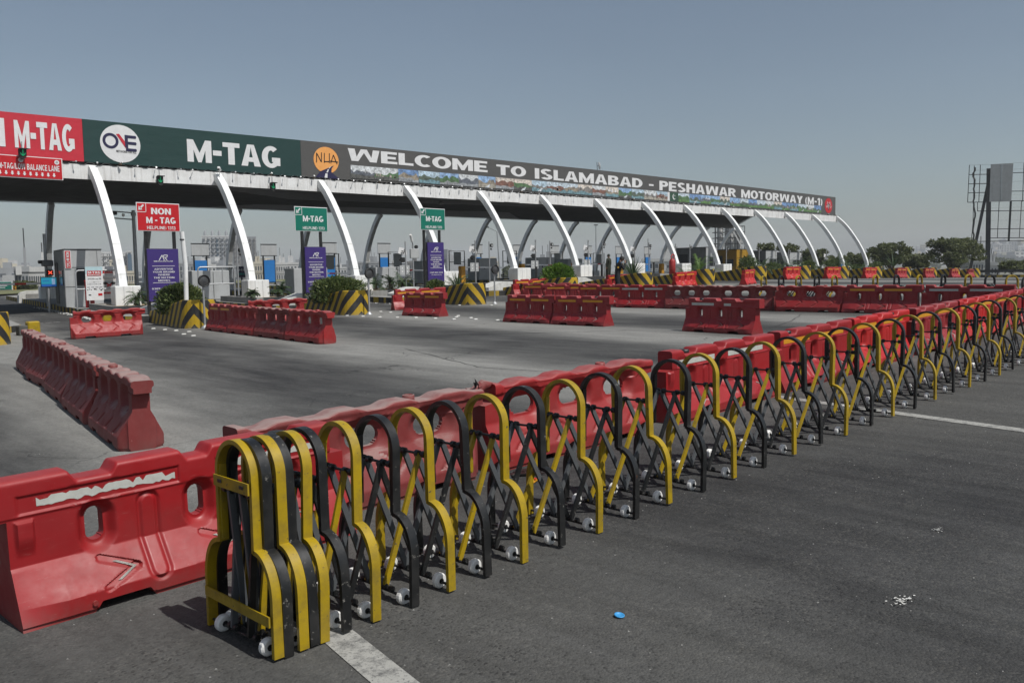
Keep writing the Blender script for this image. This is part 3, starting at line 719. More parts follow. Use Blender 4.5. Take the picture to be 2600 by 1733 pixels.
# banners -------------------------------------------------
def banner(u0, u1, mat):
    mb = MB(); strip(mb, u0, u1, bb, bt, GV-.02, mat, .22); return mb.build('banner', gan)
bred = banner(4.0, 12.735, M['bannerred']); bgrn = banner(12.745, 22.3, M['bannergreen']); bgry = banner(22.31, 79.5, M['bannergrey'])
def on_banner(txt, u0, u1, z0r, z1r, parent, mat='letter', bold=.055, y=-.03, shear=0, name='lettering'):
    # letters between u0 and u1; z0r, z1r are heights above the banner foot
    vs, fs = text_mesh(txt, u1-u0, 1, bold, depth=.006)
    V = []
    for a, b, c in vs:
        u = u0+a; s = (bt(u)-bb(u))
        V.append((u-40, y+b, bb(u)+(z0r+(z1r-z0r)*c)*s/1.68))
    mb = MB(); mb.add(V, fs, M[mat]); return mb.build(name, parent)
on_banner('NON', 8.25, 10.05, .36, 1.43, bred, bold=.05)
on_banner('M-TAG', 10.36, 12.42, .36, 1.40, bred, bold=.05)
on_banner('M-TAG', 16.86, 21.22, .31, 1.26, bgrn, bold=.055)
on_banner('WELCOME', 24.92, 34.3, .93, 1.52, bgry, bold=.05)
on_banner('TO', 35.0, 37.45, .86, 1.42, bgry, bold=.05)
on_banner('ISLAMABAD', 38.2, 49.0, .82, 1.42, bgry, bold=.05)
on_banner('-', 49.75, 50.3, .78, 1.42, bgry, bold=.03)
on_banner('PESHAWAR', 51.0, 61.45, .78, 1.42, bgry, bold=.05)
on_banner('MOTORWAY', 62.2, 72.8, .78, 1.42, bgry, bold=.05)
on_banner('(M-1)', 73.3, 76.7, .76, 1.42, bgry, bold=.044)
def emblem(cu, cz, parent, parts):
    mb = MB(); parts(mb); return mb.build('emblem', parent, (cu-40, -.03, cz))
def one(mb):
    disc(mb, 0, 0, .78, .73, M['letter'], -.004)
    ring(mb, -.38, .08, .30, .105, M['navy'], -.012, sx=1.02)
    mb.prism([(-.16, .36), (-.04, .38), (.26, -.02), (.20, -.17)], .006, M['bannerred'], Matrix.Translation((0, -.013, 0)))
    mb.prism([(.17, .36), (.29, .36), (.29, -.18), (.17, -.12)], .008, M['navy'], Matrix.Translation((0, -.015, 0)))
    for z in (.30, .05, -.21): mb.prism([(.2, z-.055), (.60, z-.055), (.63, z), (.60, z+.055), (.2, z+.055)], .008, M['navy'], Matrix.Translation((0, -.016, 0)))
    put_text(mb, 'NETWORK FOR ALL', -.18, -.34, .78, .085, M['ink'], -.012, .02)
emblem(14.14, 6.97, bgrn, one)
def nha(mb):
    disc(mb, 0, .12, .70, .62, M['orange'], -.004)
    for a, b in (((-.55, -.02), (-.53, .42)), ((-.53, .42), (-.28, .02)), ((-.28, .02), (-.26, .46)), ((-.12, 0), (-.10, .45)), ((.16, 0), (.18, .46)), ((-.12, .05), (.16, .07)),
                 ((.24, .0), (.40, .40)), ((.40, .40), (.60, -.02)), ((.2, .10), (.66, .08))):
        mb.bar((a[0], -.012, a[1]), (b[0], -.012, b[1]), .01, .04, M['ink'], (0, 1, 0))
    mb.prism([(-.62, -.70), (-.36, -.42), (.12, -.22), (.40, -.10), (.28, -.24), (.26, -.42), (.62, -.66), (.72, -.72)], .006, M['navy'], Matrix.Translation((0, -.014, 0)))
    for q in ([(-.14, -.70), (.02, -.70), (.03, -.50), (-.08, -.50)], [(-.03, -.45), (.05, -.45), (.12, -.30), (.06, -.30)], [(.1, -.26), (.14, -.26), (.24, -.17), (.20, -.17)]):
        mb.prism(q, .006, M['letter'], Matrix.Translation((0, -.021, 0)))
emblem(23.68, 6.95, bgry, nha)
def goat(mb):
    disc(mb, 0, 0, .78, .68, M['signred'], -.004)
    mb.prism([(-.16, .18), (.16, .20), (.10, -.20), (.05, -.42), (-.06, -.42), (-.12, -.15)], .006, M['ink'], Matrix.Translation((0, -.012, 0)))
    mb.prism([(-.06, .10), (.04, .12), (.0, -.32), (-.04, -.30)], .006, M['letter'], Matrix.Translation((0, -.019, 0)))
    for s in (-1, 1):
        mb.ribbon([(s*.10, -.02, .18), (s*.26, -.02, .36), (s*.34, -.02, .12), (s*.22, -.02, -.02), (s*.40, -.02, -.20), (s*.55, -.02, -.02)], .01, .05, (0, 1, 0), M['letter'])
        mb.prism([(s*.14, .12), (s*.3, .08), (s*.16, .02)][::s], .006, M['ink'], Matrix.Translation((0, -.016, 0)))
emblem(78.0, 7.18, bgry, goat)
# strip of landscape photographs printed under the words (generic scenes)
def pm(k, c): 
    if k not in M:
        m, n, b = new_mat(k); v = tc(n); a_ = mix(n, nz(n, v, 6, 7, .75, .36, .62), tuple((q*.6+sum(c)*.13)*.35 for q in c), tuple(min(1, (q*.7+sum(c)*.1)*1.35) for q in c))
        a_ = mix(n, mth(n, 'MULTIPLY', nz(n, v, 22, 5, .7, .5, .7), .55), a_, (.20, .20, .19)); lk(n, a_, b.inputs['Base Color']); b.inputs['Roughness'].default_value = .5; M[k] = m
    return M[k]
skies = [(.50, .62, .72), (.20, .42, .75), (.62, .66, .68), (.10, .28, .62), (.40, .58, .72), (.70, .60, .50)]
hills = [(.10, .15, .10), (.22, .20, .18), (.08, .20, .06), (.30, .24, .16), (.12, .14, .18), (.25, .09, .05)]
fores = [(.12, .30, .36), (.10, .26, .04), (.10, .10, .09), (.30, .32, .34), (.05, .18, .03), (.40, .36, .28)]
rnd = random.Random(11)
pu = 25.05; k = 0
widths = [1.42]*36
while pu < 76.3:
    wdt = rnd.uniform(1.32, 1.55); u1 = min(pu+wdt, 76.5); uc = (pu+u1)/2
    z0 = bb(uc)+.10; hh = .62; mb = MB()
    wd = u1-pu-.012
    if 51.0 < pu < 52.4:                                  # the flag: white hoist, green field, crescent and star
        mb.box((0, 0, hh/2), (wd, .01, hh), pm('flag green', (.01, .09, .04)))
        mb.box((-wd/2+.13, -.006, hh/2), (.26, .01, hh), M['letter'])
        disc(mb, .15, .32, .2, .2, M['letter'], -.012); disc(mb, .22, .36, .17, .17, M['flag green'], -.017)
        mb.prism([(.22+(.07 if i % 2 == 0 else .028)*math.cos(math.pi*i/5+.6), .40+(.07 if i % 2 == 0 else .028)*math.sin(math.pi*i/5+.6)) for i in range(10)], .004, M['letter'], Matrix.Translation((0, -.022, 0)))
    else:
        si = rnd.randrange(6) if k > 1 else 2
        green = pu > 52
        sky_ = pm('print sky %d' % si, skies[si]); hill = pm('print hill %d' % (hi := rnd.randrange(6) if not green else rnd.choice((0, 2, 4))), hills[hi])
        fi = rnd.choice((0, 3, 5, 2, 0)) if not green else rnd.choice((1, 4, 1, 0))
        fore = pm('print fore %d' % fi, fores[fi])
        mb.box((0, 0, hh/2), (wd, .01, hh), sky_)
        h0 = rnd.uniform(.25, .36); pts = [(-wd/2, 0.02)]
        for i in range(9): pts.append((-wd/2+wd*i/8, h0+rnd.uniform(-.07, .16)))
        pts.append((wd/2, .02)); mb.prism(pts, .004, hill, Matrix.Translation((0, -.010, 0)))
        pts = [(-wd/2, 0)]
        for i in range(6): pts.append((-wd/2+wd*i/5, rnd.uniform(.10, .24)))
        pts.append((wd/2, 0)); mb.prism(pts, .004, fore, Matrix.Translation((0, -.015, 0)))
        t = rnd.random()
        if t < .3:
            for i in range(7):
                bx = rnd.uniform(-wd/2+.1, wd/2-.15); bh = rnd.uniform(.05, .2)
                mb.box((bx, -.02, .16+bh/2), (rnd.uniform(.05, .16), .006, bh), pm('print building', (.45, .36, .30)))
        elif t < .55:
            mb.prism([(-.2, 0), (.1, 0), (.25, .16), (.2, .2)], .004, pm('print pale', (.6, .65, .7)), Matrix.Translation((0, -.021, 0)))
        elif t < .75:
            for i in range(3):
                cx_ = rnd.uniform(-wd/3, wd/3); mb.prism([(cx_-.18, .3), (cx_+.18, .3), (cx_, .3+rnd.uniform(.1, .24))], .003, pm('print snow', (.65, .68, .72)), Matrix.Translation((0, -.008, 0)))
    mb.build('photo_print', bgry, (uc-40, -.03, z0)); pu = u1; k += 1

# red lane sign on the fascia with white border, words, arrows
ls = thing('lane_sign', 'red low balance lane sign with a row of white arrows on the fascia edge', 'sign', (10.56, GV-.25, 5.40))
mb = MB(); mb.box((.0, 0, .385), (2.6, .05, .80), M['letter']); mb.box((0, -.03, .385), (2.53, .02, .74), M['signred'])
pn = mb.build('panel', ls)
mb = MB(); put_text(mb, 'NON M-TAG/LOW BALANCE LANE', -1.22, .29, 2.40, .21, M['letter'], -.045, .03)
for i in range(11):
    x = .98-i*.2
    mb.prism([(x-.03, .22), (x+.03, .22), (x+.03, .14), (x+.06, .14), (x, .075), (x-.06, .14), (x-.03, .14)], .006, M['letter'], Matrix.Translation((0, -.046, 0)))
mb.build('lettering', pn)
for x in (1.10, -.12): mb = MB(); disc(mb, x, .63, .085, .085, M['letter'], -.046, .006, 16); disc(mb, x, .63, .05, .04, M['greysheet'], -.05, .005, 10); mb.build('emblem', pn)
for x in (-1.1, 0, 1.1): mb = MB(); mb.box((x, .12, .5), (.04, .2, .04), M['steel']); mb.build('bracket', ls)
# lane signals with green arrows hanging on the fascia
def lane_signal(px, py, v, label):
    p = onv(px, py, v); t = thing('lane_signal', label, 'signal light', p, 0, 'green arrow signals over the lanes')
    mb = MB(); mb.box((0, 0, 0), (.26, .12, .26), M['ink'], bev=.015); mb.prism([(-.15, -.15), (.15, -.15), (0, -.24)], .1, M['ink'], Matrix.Translation((0, -.06, 0)))
    mb.prism([(-.13, .15), (.13, .15), (.15, .12), (-.15, .12)], .14, M['ink'], Matrix.Translation((0, -.19, 0)))
    mb.build('housing', t)
    mb = MB(); a = glow('green arrow lamps', (.02, .8, .32), .16)
    mb.bar((0, -.07, .10), (0, -.07, -.10), .01, .035, a, (0, 1, 0)); mb.bar((-.09, -.07, -.01), (0, -.07, -.11), .01, .035, a, (0, 1, 0)); mb.bar((.09, -.07, -.01), (0, -.07, -.11), .01, .035, a, (0, 1, 0))
    mb.build('arrow', t)
    mb = MB(); mb.tube([(0, .02, .14), (0, .02, .40)], .018, M['steel'], 6); mb.build('hanger', t)
lane_signal(56.7, 388, 34.75, 'green arrow signal hanging in front of the red banner letters')
lane_signal(405.5, 456, 34.9, 'green arrow signal hung below the dark green banner left of its white letters')
lane_signal(692, 472, 34.9, 'green arrow signal hung under the last white letter of the green banner')
p = onv(1120, 516, 37.5); t = thing('hanging_lamp', 'dome lamp hanging below the dark soffit', 'lamp', p)
mb = MB(); mb.lathe([(.03, .12), (.05, .1), (.16, -.04), (.17, -.06)], M['steel'], 12); mb.build('lamp_shade', t); mb = MB(); mb.tube([(0, 0, .1), (.02, 0, .5)], .01, M['steel'], 5); mb.build('rod', t)
p = onv(1504.5, 420, 36); t = thing('antenna', 'thin antenna pole with a small white dish on the banner top', 'antenna', (p.x, 35.6, bt(p.x)-.05))
mb = MB(); mb.tube([(0, 0, 0), (-.05, 0, .62)], .018, M['dkgrey'], 6); mb.build('pole', t)
mb = MB(); mb.lathe([(.02, 0), (.09, .02), (.13, .06)], M['white'], 12, Matrix.Translation((.14, 0, .40)) @ Matrix.Rotation(R(80), 4, 'Y') @ Matrix.Diagonal((2.0, .8, 1, 1))); mb.bar((-.03, 0, .4), (.2, 0, .38), .02, .02, M['dkgrey'], (0, 1, 0)); mb.build('dish', t)
def cctv(loc, rz, label, group=None, name='security_camera', s=1.0):
    t = thing(name, label, 'camera', loc, rz, group)
    mb = MB(); mb.tube([(0, 0, -.22*s), (0, 0, .05*s), (0, -.06*s, .12*s)], .02*s, M['white'], 6); mb.build('mount', t)
    mb = MB(); mb.box((0, -.10*s, .17*s), (.13*s, .42*s, .12*s), M['white'], Matrix.Rotation(R(-12), 4, 'X'), bev=.02*s); mb.build('housing', t)
    mb = MB(); mb.tube([(0, -.34*s, .25*s-.11*s), (0, -.30*s, .26*s-.11*s)], .045*s, M['ink'], 10); mb.build('lens', t); return t
p = onv(556, 437, 34.9); cctv((p.x, 34.85, p.z-.05), R(-35), 'white camera on top of the curved leg below the green banner', s=.9)
# ================================================================ WATER-FILLED BARRIERS
def stadium(x, z, cx, cz, hw, hh):                       # signed distance to a stadium shape
    if hh >= hw:
        r = hw; zz = max(-(hh-hw), min(hh-hw, z-cz)); return math.hypot(x-cx, z-cz-zz)-r
    r = hh; xx = max(-(hw-hh), min(hw-hh, x-cx)); return math.hypot(x-cx-xx, z-cz)-r
ySGN = [-1]
def barrier_mesh(kind, mat, L=1.82, H=.69, NX=140, NZ=50, fine=.012):
    hx = L/2; A = kind == 'A'
    holes = [(x*hx/.91, .395, .043, .085) for x in (-.52, .0, .52)] if A else [(x*hx/.91, .455, .125, .072) for x in (-.50, .03, .56)]
    def top(x):
        q = x/hx*.91
        if A:
            z = H
            for c, wd in ((-.53, .085), (.0, .06), (.52, .085)):
                z -= .048*(sm(c-wd-.035, c-wd+.01, q)-sm(c+wd-.01, c+wd+.035, q))
            return z
        ph = (q/.91+1)/2*4.5*2*math.pi
        return H-.018 - .026*(1-max(0, min(1, .5+.9*math.cos(ph))))
    def bot(x):
        b = 0
        for c in (-.45, .45): b += .05*(sm(c-.15, c-.11, x/hx*.91)-sm(c+.11, c+.15, x/hx*.91))
        return b
    def depth(x, z, tp):
        d = hx-abs(x)
        zl, zu = (.10, .275) if A else (.12, .36)
        wt = .078
        low = .205
        if z < zl: h = low
        elif z < zu: h = lerp(low, wt, (z-zl)/(zu-zl))
        else: h = wt
        if A:
            if d < .20 and z < .285: h = min(h, lerp(lerp(.205, wt, max(0, z)/.285), h, max(0, d)/.20))
        else: h = min(h, lerp(.12, .205, sm(0, .10, d)))
        if z < .02: h -= .012
        # holes: funnel recess
        for (cx, cz, hw, hh) in holes:
            s = stadium(x, z, cx+(.0 if A else 0), cz-.005, hw+.012, hh+.012)
            if s < (.045 if A else .085): h -= (.046 if A else .060)*(1-sm(-.005, .045 if A else .085, s))
        if A:
            if .505 < z: h += .006*sm(.505, .515, z)
            for x0, x1 in ((-.80, -.10), (.10, .80)):
                s = max(x0*hx/.91-x, x-x1*hx/.91, .522-z, z-.610)
                if s < .004: h -= .010*(1-sm(-.006, .004, s))
            for cx in (-.27, .27):
                s = abs(stadium(x, z, cx*hx/.91, .29, .046, .21))
                h -= .013*(1-sm(.002, .018, s))
            s = max(abs(x-ySGN[0]*.84*hx/.91)-.038, .32-z, z-.49)
            if s < .008: h += .024*(1-sm(-.008, .008, s))*sm(.31, .42, z)
        else:
            if z > .575: h += .020*sm(.575, .595, z)
            s = max(abs(x)-hx+.12, .592-z, z-.630)
            h -= .008*(1-sm(-.005, .004, s))
            for i in range(4):                            # embossed chevrons
                cx = (-.62+.42*i)*hx/.91; k = x-cx
                zz = abs(z-.235); s = abs(k+zz*1.4-.05)*.6
                if zz < .10 and z > .10: h -= .016*(1-sm(.004, .020, s))
        if A:
            for (cx, cz, hw, hh) in holes:
                for q in (-1, 1):                         # moulded arrow recess, two strokes
                    ax, az, bx, bz = cx+.15*q, .165, cx-.01*q, .165
                    for sg_ in (-1, 1):
                        ex, ez = bx, .165+sg_*.066; dx, dz = ex-ax, ez-az
                        t_ = max(0, min(1, ((x-ax)*dx+(z-az)*dz)/(dx*dx+dz*dz))); s = math.hypot(x-ax-t_*dx, z-az-t_*dz)
                        if s < .026 and ((q > 0) == (ySGN[0] < 0)): h -= .012*(1-sm(.014, .026 if fine == .012 else .020, s))
        e = tp-z
        if e < .024: h -= .030*(1-math.sqrt(max(0, 1-(1-e/.024)**2)))
        return max(h, .012)
    us_ = [-1+2*i/NX for i in range(NX+1)]
    ts = sorted(set([j/NZ for j in range(NZ+1)] + [.985, .995, .03/H, .275/H, .10/H, .515/H, .50/H]))
    front = []
    for t in ts:
        for q in us_:
            x0 = q*hx; tp = top(x0); z = lerp(bot(x0), tp, t)
            x = x0
            if z > (.50 if A else .52):                   # overhanging arm at one end, notch at the other
                e = .10
                x += e*sm(.70, 1, q) + e*sm(-.70, -1, q)*(.0) + (e*(1-sm(-1, -.70, q)))*.9
            front.append([x, z, tp, x0])
    nx = NX+1; cell = L/NX
    for (cx, cz, hw, hh) in holes:                        # snap grid points to the hole outline
        for p in front:
            s = stadium(p[0], p[1], cx, cz, hw, hh)
            if abs(s) < .58*cell:
                e = 1e-4
                gx = (stadium(p[0]+e, p[1], cx, cz, hw, hh)-s)/e; gz = (stadium(p[0], p[1]+e, cx, cz, hw, hh)-s)/e
                p[0] -= gx*s; p[1] -= gz*s
    V = [];
    for sgn in (-1, 1):
        ySGN[0] = sgn
        for x, z, tp, x0 in front: V.append((x, sgn*depth(x0, z, tp), z))
    N = len(front); F = []; cnt = {}
    for j in range(len(ts)-1):
        for i in range(NX):
            a, b, c, d = j*nx+i, j*nx+i+1, (j+1)*nx+i+1, (j+1)*nx+i
            mx = sum(front[k][0] for k in (a, b, c, d))/4; mz = sum(front[k][1] for k in (a, b, c, d))/4
            if any(stadium(mx, mz, *h_) < -.001 for h_ in holes): continue
            F.append((a, b, c, d)); F.append((a+N, d+N, c+N, b+N))
            for e in ((a, b), (b, c), (c, d), (d, a)): cnt[tuple(sorted(e))] = cnt.get(tuple(sorted(e)), []) + [e]
    for k_, l in cnt.items():
        if len(l) == 1: a, b = l[0]; F.append((b, a, a+N, b+N))
    mb = MB(); mb.add(V, F, mat, smooth=True)
    me = mb.mesh('body')
    bmx = me
    me.set_sharp_from_angle(angle=R(38)) if hasattr(me, 'set_sharp_from_angle') else None
    return me, depth, top
BM = {}
BM['hero'] = barrier_mesh('A', M['red'], NX=330, NZ=124, fine=.0119)
for key, kind, mat in (('red', 'A', M['red']), ('redB', 'B', M['redB']), ('pink', 'B', M['pink'])):
    BM[key] = barrier_mesh(kind, mat)
M['redbright'] = plastic('bright red moulded plastic', (.46, .010, .009), .08, .05, .36)
M['reddeep'] = plastic('dusty deep red plastic', (.27, .010, .014), .26, .14, .46)
for k2, src in (('bright', 'redbright'), ('deep', 'reddeep')):
    me = BM['red'][0].copy(); me.materials.clear(); me.materials.append(M[src]); BM[k2] = (me, BM['red'][1], BM['red'][2])
def strip_mesh(x0, x1, z0, z1, mat, torn=0, sgn=-1, seed=1):
    dp = BM['red'][1]; mb = MB(); n = 40 if torn else 8; rnd = random.Random(seed); P = []
    for i in range(n+1):
        x = lerp(x0, x1, i/n); dz = rnd.uniform(0, .014) if torn else 0; dz2 = (rnd.uniform(0, .026)*(1 if rnd.random() < .55 else .1)) if torn else 0
        y = sgn*(dp(x, (z0+z1)/2, .69)+.002)
        P += [(x, y, z0+dz), (x, y, z1-dz2)]
    F = [(2*i, 2*i+2, 2*i+3, 2*i+1) if sgn < 0 else (2*i+1, 2*i+3, 2*i+2, 2*i) for i in range(n)]
    mb.add(P, F, mat); return mb.mesh('reflective_strip')
def chev_mesh(cx, cz0, mat, sgn=-1):
    # painted arrow on the sloping foot; the two strokes follow the slope
    mb = MB(); dr = 1 if sgn < 0 else -1
    for s in (-1, 1):
        P = []
        for t in (0, 1):
            for w_ in (-.010, .010):
                x = cx + dr*(.055-.085*t) + w_; z = cz0+s*.042*t
                P.append((x, sgn*(lerp(.205, .078, (z-.10)/.175)-.005), z))
        mb.add(P, [(0, 1, 3, 2), (2, 3, 1, 0)], mat)
    return mb.mesh('arrow_mark')
_f = {}
def strips(style, sgn):
    k = (style, sgn)
    if k not in _f:
        mt = M['stripY'] if style == 'Y' else M['stripW']; torn = style == 'T'
        if style == 'H': L = [(-.78, -.14), (.12, .30)]
        else: L = [(-.78, -.12), (.12, .78)]
        if sgn > 0: L = [(-b, -a) for a, b in L]
        _f[k] = [strip_mesh(a, b, .540, .592, mt, torn, sgn, i+3) for i, (a, b) in enumerate(L)]
    return _f[k]
chevW = [[chev_mesh(cx+(.08 if sg < 0 else -.08), .165, M['stripW'], sg) for cx in (-.52, 0, .52)] for sg in (-1, 1)]
chevY = [[chev_mesh(cx+(.08 if sg < 0 else -.08), .165, M['stripY'], sg) for cx in (-.52, 0, .52)] for sg in (-1, 1)]
capb = MB(); capb.lathe([(.0, .03), (.05, .03), (.052, .005), (.045, -.01)], M['blk'], 14); capb = capb.mesh('filler_cap')
capr = MB(); capr.lathe([(.045, -.01), (.045, .03), (.036, .032), (.034, .0), (0, 0)], M['redB'], 14); capr = capr.mesh('filler_cap')
capp = capr.copy(); capp.materials.clear(); capp.materials.append(M['pink'])
lugm = MB(); lugm.tube([(0, 0, 0), (0, -.012, 0)], .013, M['redB'], 10); lugm = lugm.mesh('drain_plug')
def barrier(kind, cu, cv, ang, label, style=None, cap=None, group='water-filled barriers on the road', flip=False, L=None):
    """centre (cu, cv); ang = direction of the barrier's local +x in degrees from +u; its front looks to local -y"""
    me = BM[kind][0]; a = R(ang + (180 if flip else 0))
    z = g(cu)
    t = thing('water_barrier', label, 'barrier', (cu, cv, z), 0, group)
    du = math.cos(a); h = .5
    sl_ = (g(cu+du*h)-g(cu-du*h))/(2*h) if abs(du) > .05 else 0
    t.rotation_euler = (0, -math.atan(sl_), a)
    s = (L/1.82) if L else 1
    b = link('body', me, t); b.scale = (s, 1, 1)
    if kind in ('red', 'bright', 'deep', 'hero'):
        for sg in ((1,) if flip else (-1,)):
            for m_ in strips(style or 'Y', sg): q = link('reflective_strip', m_, t); q.scale = (s, 1, 1)
            for m_ in (chevY if (style == 'Y' and kind == 'bright') else chevW)[0 if sg < 0 else 1]: q = link('arrow_mark', m_, t); q.scale = (s, 1, 1)
        link('filler_cap', capb, t, ((.52*(cap or 1)+.0)*s, 0, .645))
        link('drain_plug', lugm, t, (-.60*s*(-1 if flip else 1), -.203*(-1 if flip else 1), .05), R(180) if flip else 0)
    else:
        link('filler_cap', capr if kind == 'redB' else capp, t, (.42*(cap or 1)*s, 0, .655))
    return t

G1 = 'red barriers in the row behind the folding gate'
barrier('hero', 2.11, 4.51, 0, 'large red barrier with a torn white strip beside the folded end of the gate', 'T', group=G1, L=1.86, flip=True, cap=-1)
barrier('pink', 3.46, 4.88, -1, 'faded red barrier with a wavy grey top, directly behind the first hoops of the gate', group=G1, L=2.02)
barrier('redB', 5.62, 4.84, -1, 'pale red barrier with wide oval holes, right of the one with a grey top', group=G1, L=2.04)
barrier('red', 7.98, 4.80, 0, 'red barrier with white strips and black cap, where the road line meets the gate', 'W', cap=-1, group=G1, L=2.04)
barrier('red', 10.18, 4.82, 0, 'red barrier with orange strips and a black cap, first orange striped one along the gate', 'Y', cap=-1, group=G1, L=1.96)
barrier('bright', 12.28, 4.84, 0, 'bright scarlet barrier with orange strips, brightest in the row along the gate', 'Y', group=G1, L=1.96)
barrier('deep', 14.38, 4.80, 1, 'dull dusty red barrier with orange strips just right of the scarlet one', 'Y', group=G1, L=1.98)
barrier('bright', 16.42, 4.80, -1, 'red barrier with orange strips, third from the right end of the row along the gate', 'Y', group=G1, L=1.9)
barrier('red', 18.42, 4.82, 1, 'red barrier with orange strips, second from the right end of the row along the gate', 'Y', group=G1, L=1.9)
barrier('red', 20.45, 4.86, 2, 'red barrier cut by the right edge of the photo behind the gate', 'Y', group=G1, L=1.9)

torn = [o for o in bpy.data.objects if o.get('label', '').startswith('pale red barrier with wide oval')][0]
mb = MB(); rnd = random.Random(12)
for k in range(9):
    a_ = rnd.uniform(-.9, .9); L_ = rnd.uniform(.025, .07); p = Vector((-1.02+rnd.uniform(-.05, .06), rnd.uniform(-.06, .05), .655+rnd.uniform(-.05, .03)))
    d_ = Vector((math.sin(a_)*.9-.3, rnd.uniform(-.6, .4), math.cos(a_)*.9)).normalized(); q = p+d_*L_; s_ = d_.cross(Vector((0, 1, 0))).normalized()*rnd.uniform(.012, .03)
    mb.add([p-s_, p+s_, q, p-s_+Vector((0, .008, 0)), p+s_+Vector((0, .008, 0)), q+Vector((0, .004, 0))], [(0, 1, 2), (5, 4, 3), (0, 3, 4, 1), (1, 4, 5, 2), (2, 5, 3, 0)], M['blk'] if k % 2 else M['pink'])
mb.tube([(-1.08, 0, .60), (-.98, -.02, .67), (-.90, -.03, .665)], [.05, .045, .02], M['pink'], 8); mb.build('torn_end', torn)
G2 = 'barriers in the far row across the plaza'
# local -y must look to -u for the rows laid along the lanes: ang = -90
barrier('deep', 15.43, 9.15, -96, 'dark red barrier standing alone in mid road, its second strip half missing', 'H', cap=-1, L=1.70)
GP2 = 'pair of orange striped barriers in mid road'
barrier('deep', 15.74, 13.06, -92, 'right hand one of two joined orange striped barriers in mid road', 'Y', group=GP2, L=1.66)
barrier('deep', 15.84, 14.80, -93, 'left hand one of two joined orange striped barriers in mid road', 'Y', group=GP2, L=1.66)
rowC = [('deep', 22.75, 20.55, -72, 'Y', 1.75, 'orange striped barrier at the left end of the far row'),
        ('deep', 22.05, 18.85, -68, 'Y', 1.75, 'orange striped barrier, second from the left in the far row'),
        ('deep', 21.62, 17.15, -80, 'Y', 1.66, 'orange striped barrier, third from the left in the far row'),
        ('red', 21.48, 15.42, -87, 'W', 1.70, 'white striped barrier of the far row seen just right of the walking man'),
        ('pink', 21.46, 13.72, -88, None, 1.62, 'faded dusty barrier with three oval holes, left of two such in the far row'),
        ('pink', 21.42, 12.0, -88, None, 1.74, 'faded dusty barrier with three oval holes, right of two such in the far row'),
        ('redB', 21.4, 10.12, -88, None, 1.80, 'red wavy topped barrier of the far row with the far gate showing through its holes'),
        ('deep', 21.42, 8.32, -88, 'Y', 1.76, 'orange striped barrier right of the red wavy topped one in the far row'),
        ('deep', 21.5, 6.44, -88, 'W', 1.84, 'white striped barrier where the far row runs in behind the gate row')]
for k, u, v, a, st, L, lb in rowC: barrier(k, u, v, a, lb, st, group=G2, L=L)
G3 = 'dusty barriers in the left row'
lr = [(3.40, 8.70), (3.72, 10.42), (4.04, 12.16), (4.36, 13.92), (4.68, 15.66)]
nm = ['nearest', 'second nearest', 'middle', 'second farthest', 'farthest']
for i, (u, v) in enumerate(lr):
    barrier('pink', u+random.uniform(-.03, .03), v, -100.5+(3 if i == 3 else 0), 'faded wavy topped barrier, %s of the row at the left' % nm[i], group=G3, L=1.64, cap=-1)
barrier('redB', 8.34, 22.15, -13, 'single red barrier with three wide ovals blocking the lane under the first curved leg', L=1.62, cap=-1)
G4 = 'barriers in the row by the violet adverts'
barrier('deep', 10.64, 20.68, -96, 'orange striped barrier at the far end of the dusty row left of centre', 'Y', group=G4, L=1.5)
barrier('redB', 10.48, 19.15, -96, 'dark red barrier, second from the far end of the dusty row left of centre', group=G4, L=1.6)
barrier('pink', 10.30, 17.52, -96, 'dustiest barrier, third from the far end of the row left of centre', group=G4, L=1.7)
barrier('redB', 10.11, 15.85, -96, 'near end barrier of the dusty row left of centre, its red end lit', group=G4, L=1.74)
barrier('redB', 12.85, 21.85, -24, 'lit red barrier with oval holes standing behind the dusty row left of centre', L=1.6, cap=-1)
barrier('deep', 16.45, 19.62, -88, 'shaded orange striped barrier in front of the second green sign', 'Y', L=1.62)
barrier('red', 18.75, 22.7, -18, 'lit orange striped barrier just behind the shaded one near the second green sign', 'Y', L=1.8)
# barriers closing the lanes between the striped island noses
def onv_u(px, v): return onv(px, 700, v).x
G5 = 'red barriers closing lanes between the striped noses'
# the moulded bodies repeat, so every barrier keeps its own wear through the material
bl = [((1305, 1383), 25.2, -12, 'red', 'barrier low behind the far row below the bright green shrub'),
      ((1538, 1612), 24.0, -4, 'red', 'orange striped barrier directly behind the legs of the walking man'),
      ((1707, 1767), 22.6, 3, 'bright', 'orange striped barrier below the red canister between two striped noses'),
      ((1877, 1921), 20.6, 12, 'bright', 'slightly turned orange striped barrier in front of the mustard booth'),
      ((1989.5, 2029.5), 22.3, 0, 'bright', 'orange striped barrier left of the sixth striped nose from the right'),
      ((2094, 2131), 22.3, 0, 'bright', 'orange striped barrier beside the blue bin'),
      ((2192, 2223), 22.3, 0, 'bright', 'orange striped barrier below the last curved leg'),
      ((2273.5, 2300), 22.3, 0, 'red', 'orange striped barrier fourth from the right end of the lane closures'),
      ((2345, 2369), 22.3, 0, 'red', 'orange striped barrier third from the right end of the lane closures'),
      ((2412, 2434), 22.3, 0, 'red', 'orange striped barrier second from the right end of the lane closures'),
      ((2456, 2470), 22.3, 0, 'redB', 'pale red barrier at the right end of the lane closures')]
for (x0, x1), v, a, k, lb in bl:
    ua, ub = onv_u(x0, v), onv_u(x1, v)
    barrier(k, (ua+ub)/2, v, a, lb, 'Y', group=G5, L=max(1.3, min(2.0, (ub-ua)*.93)))

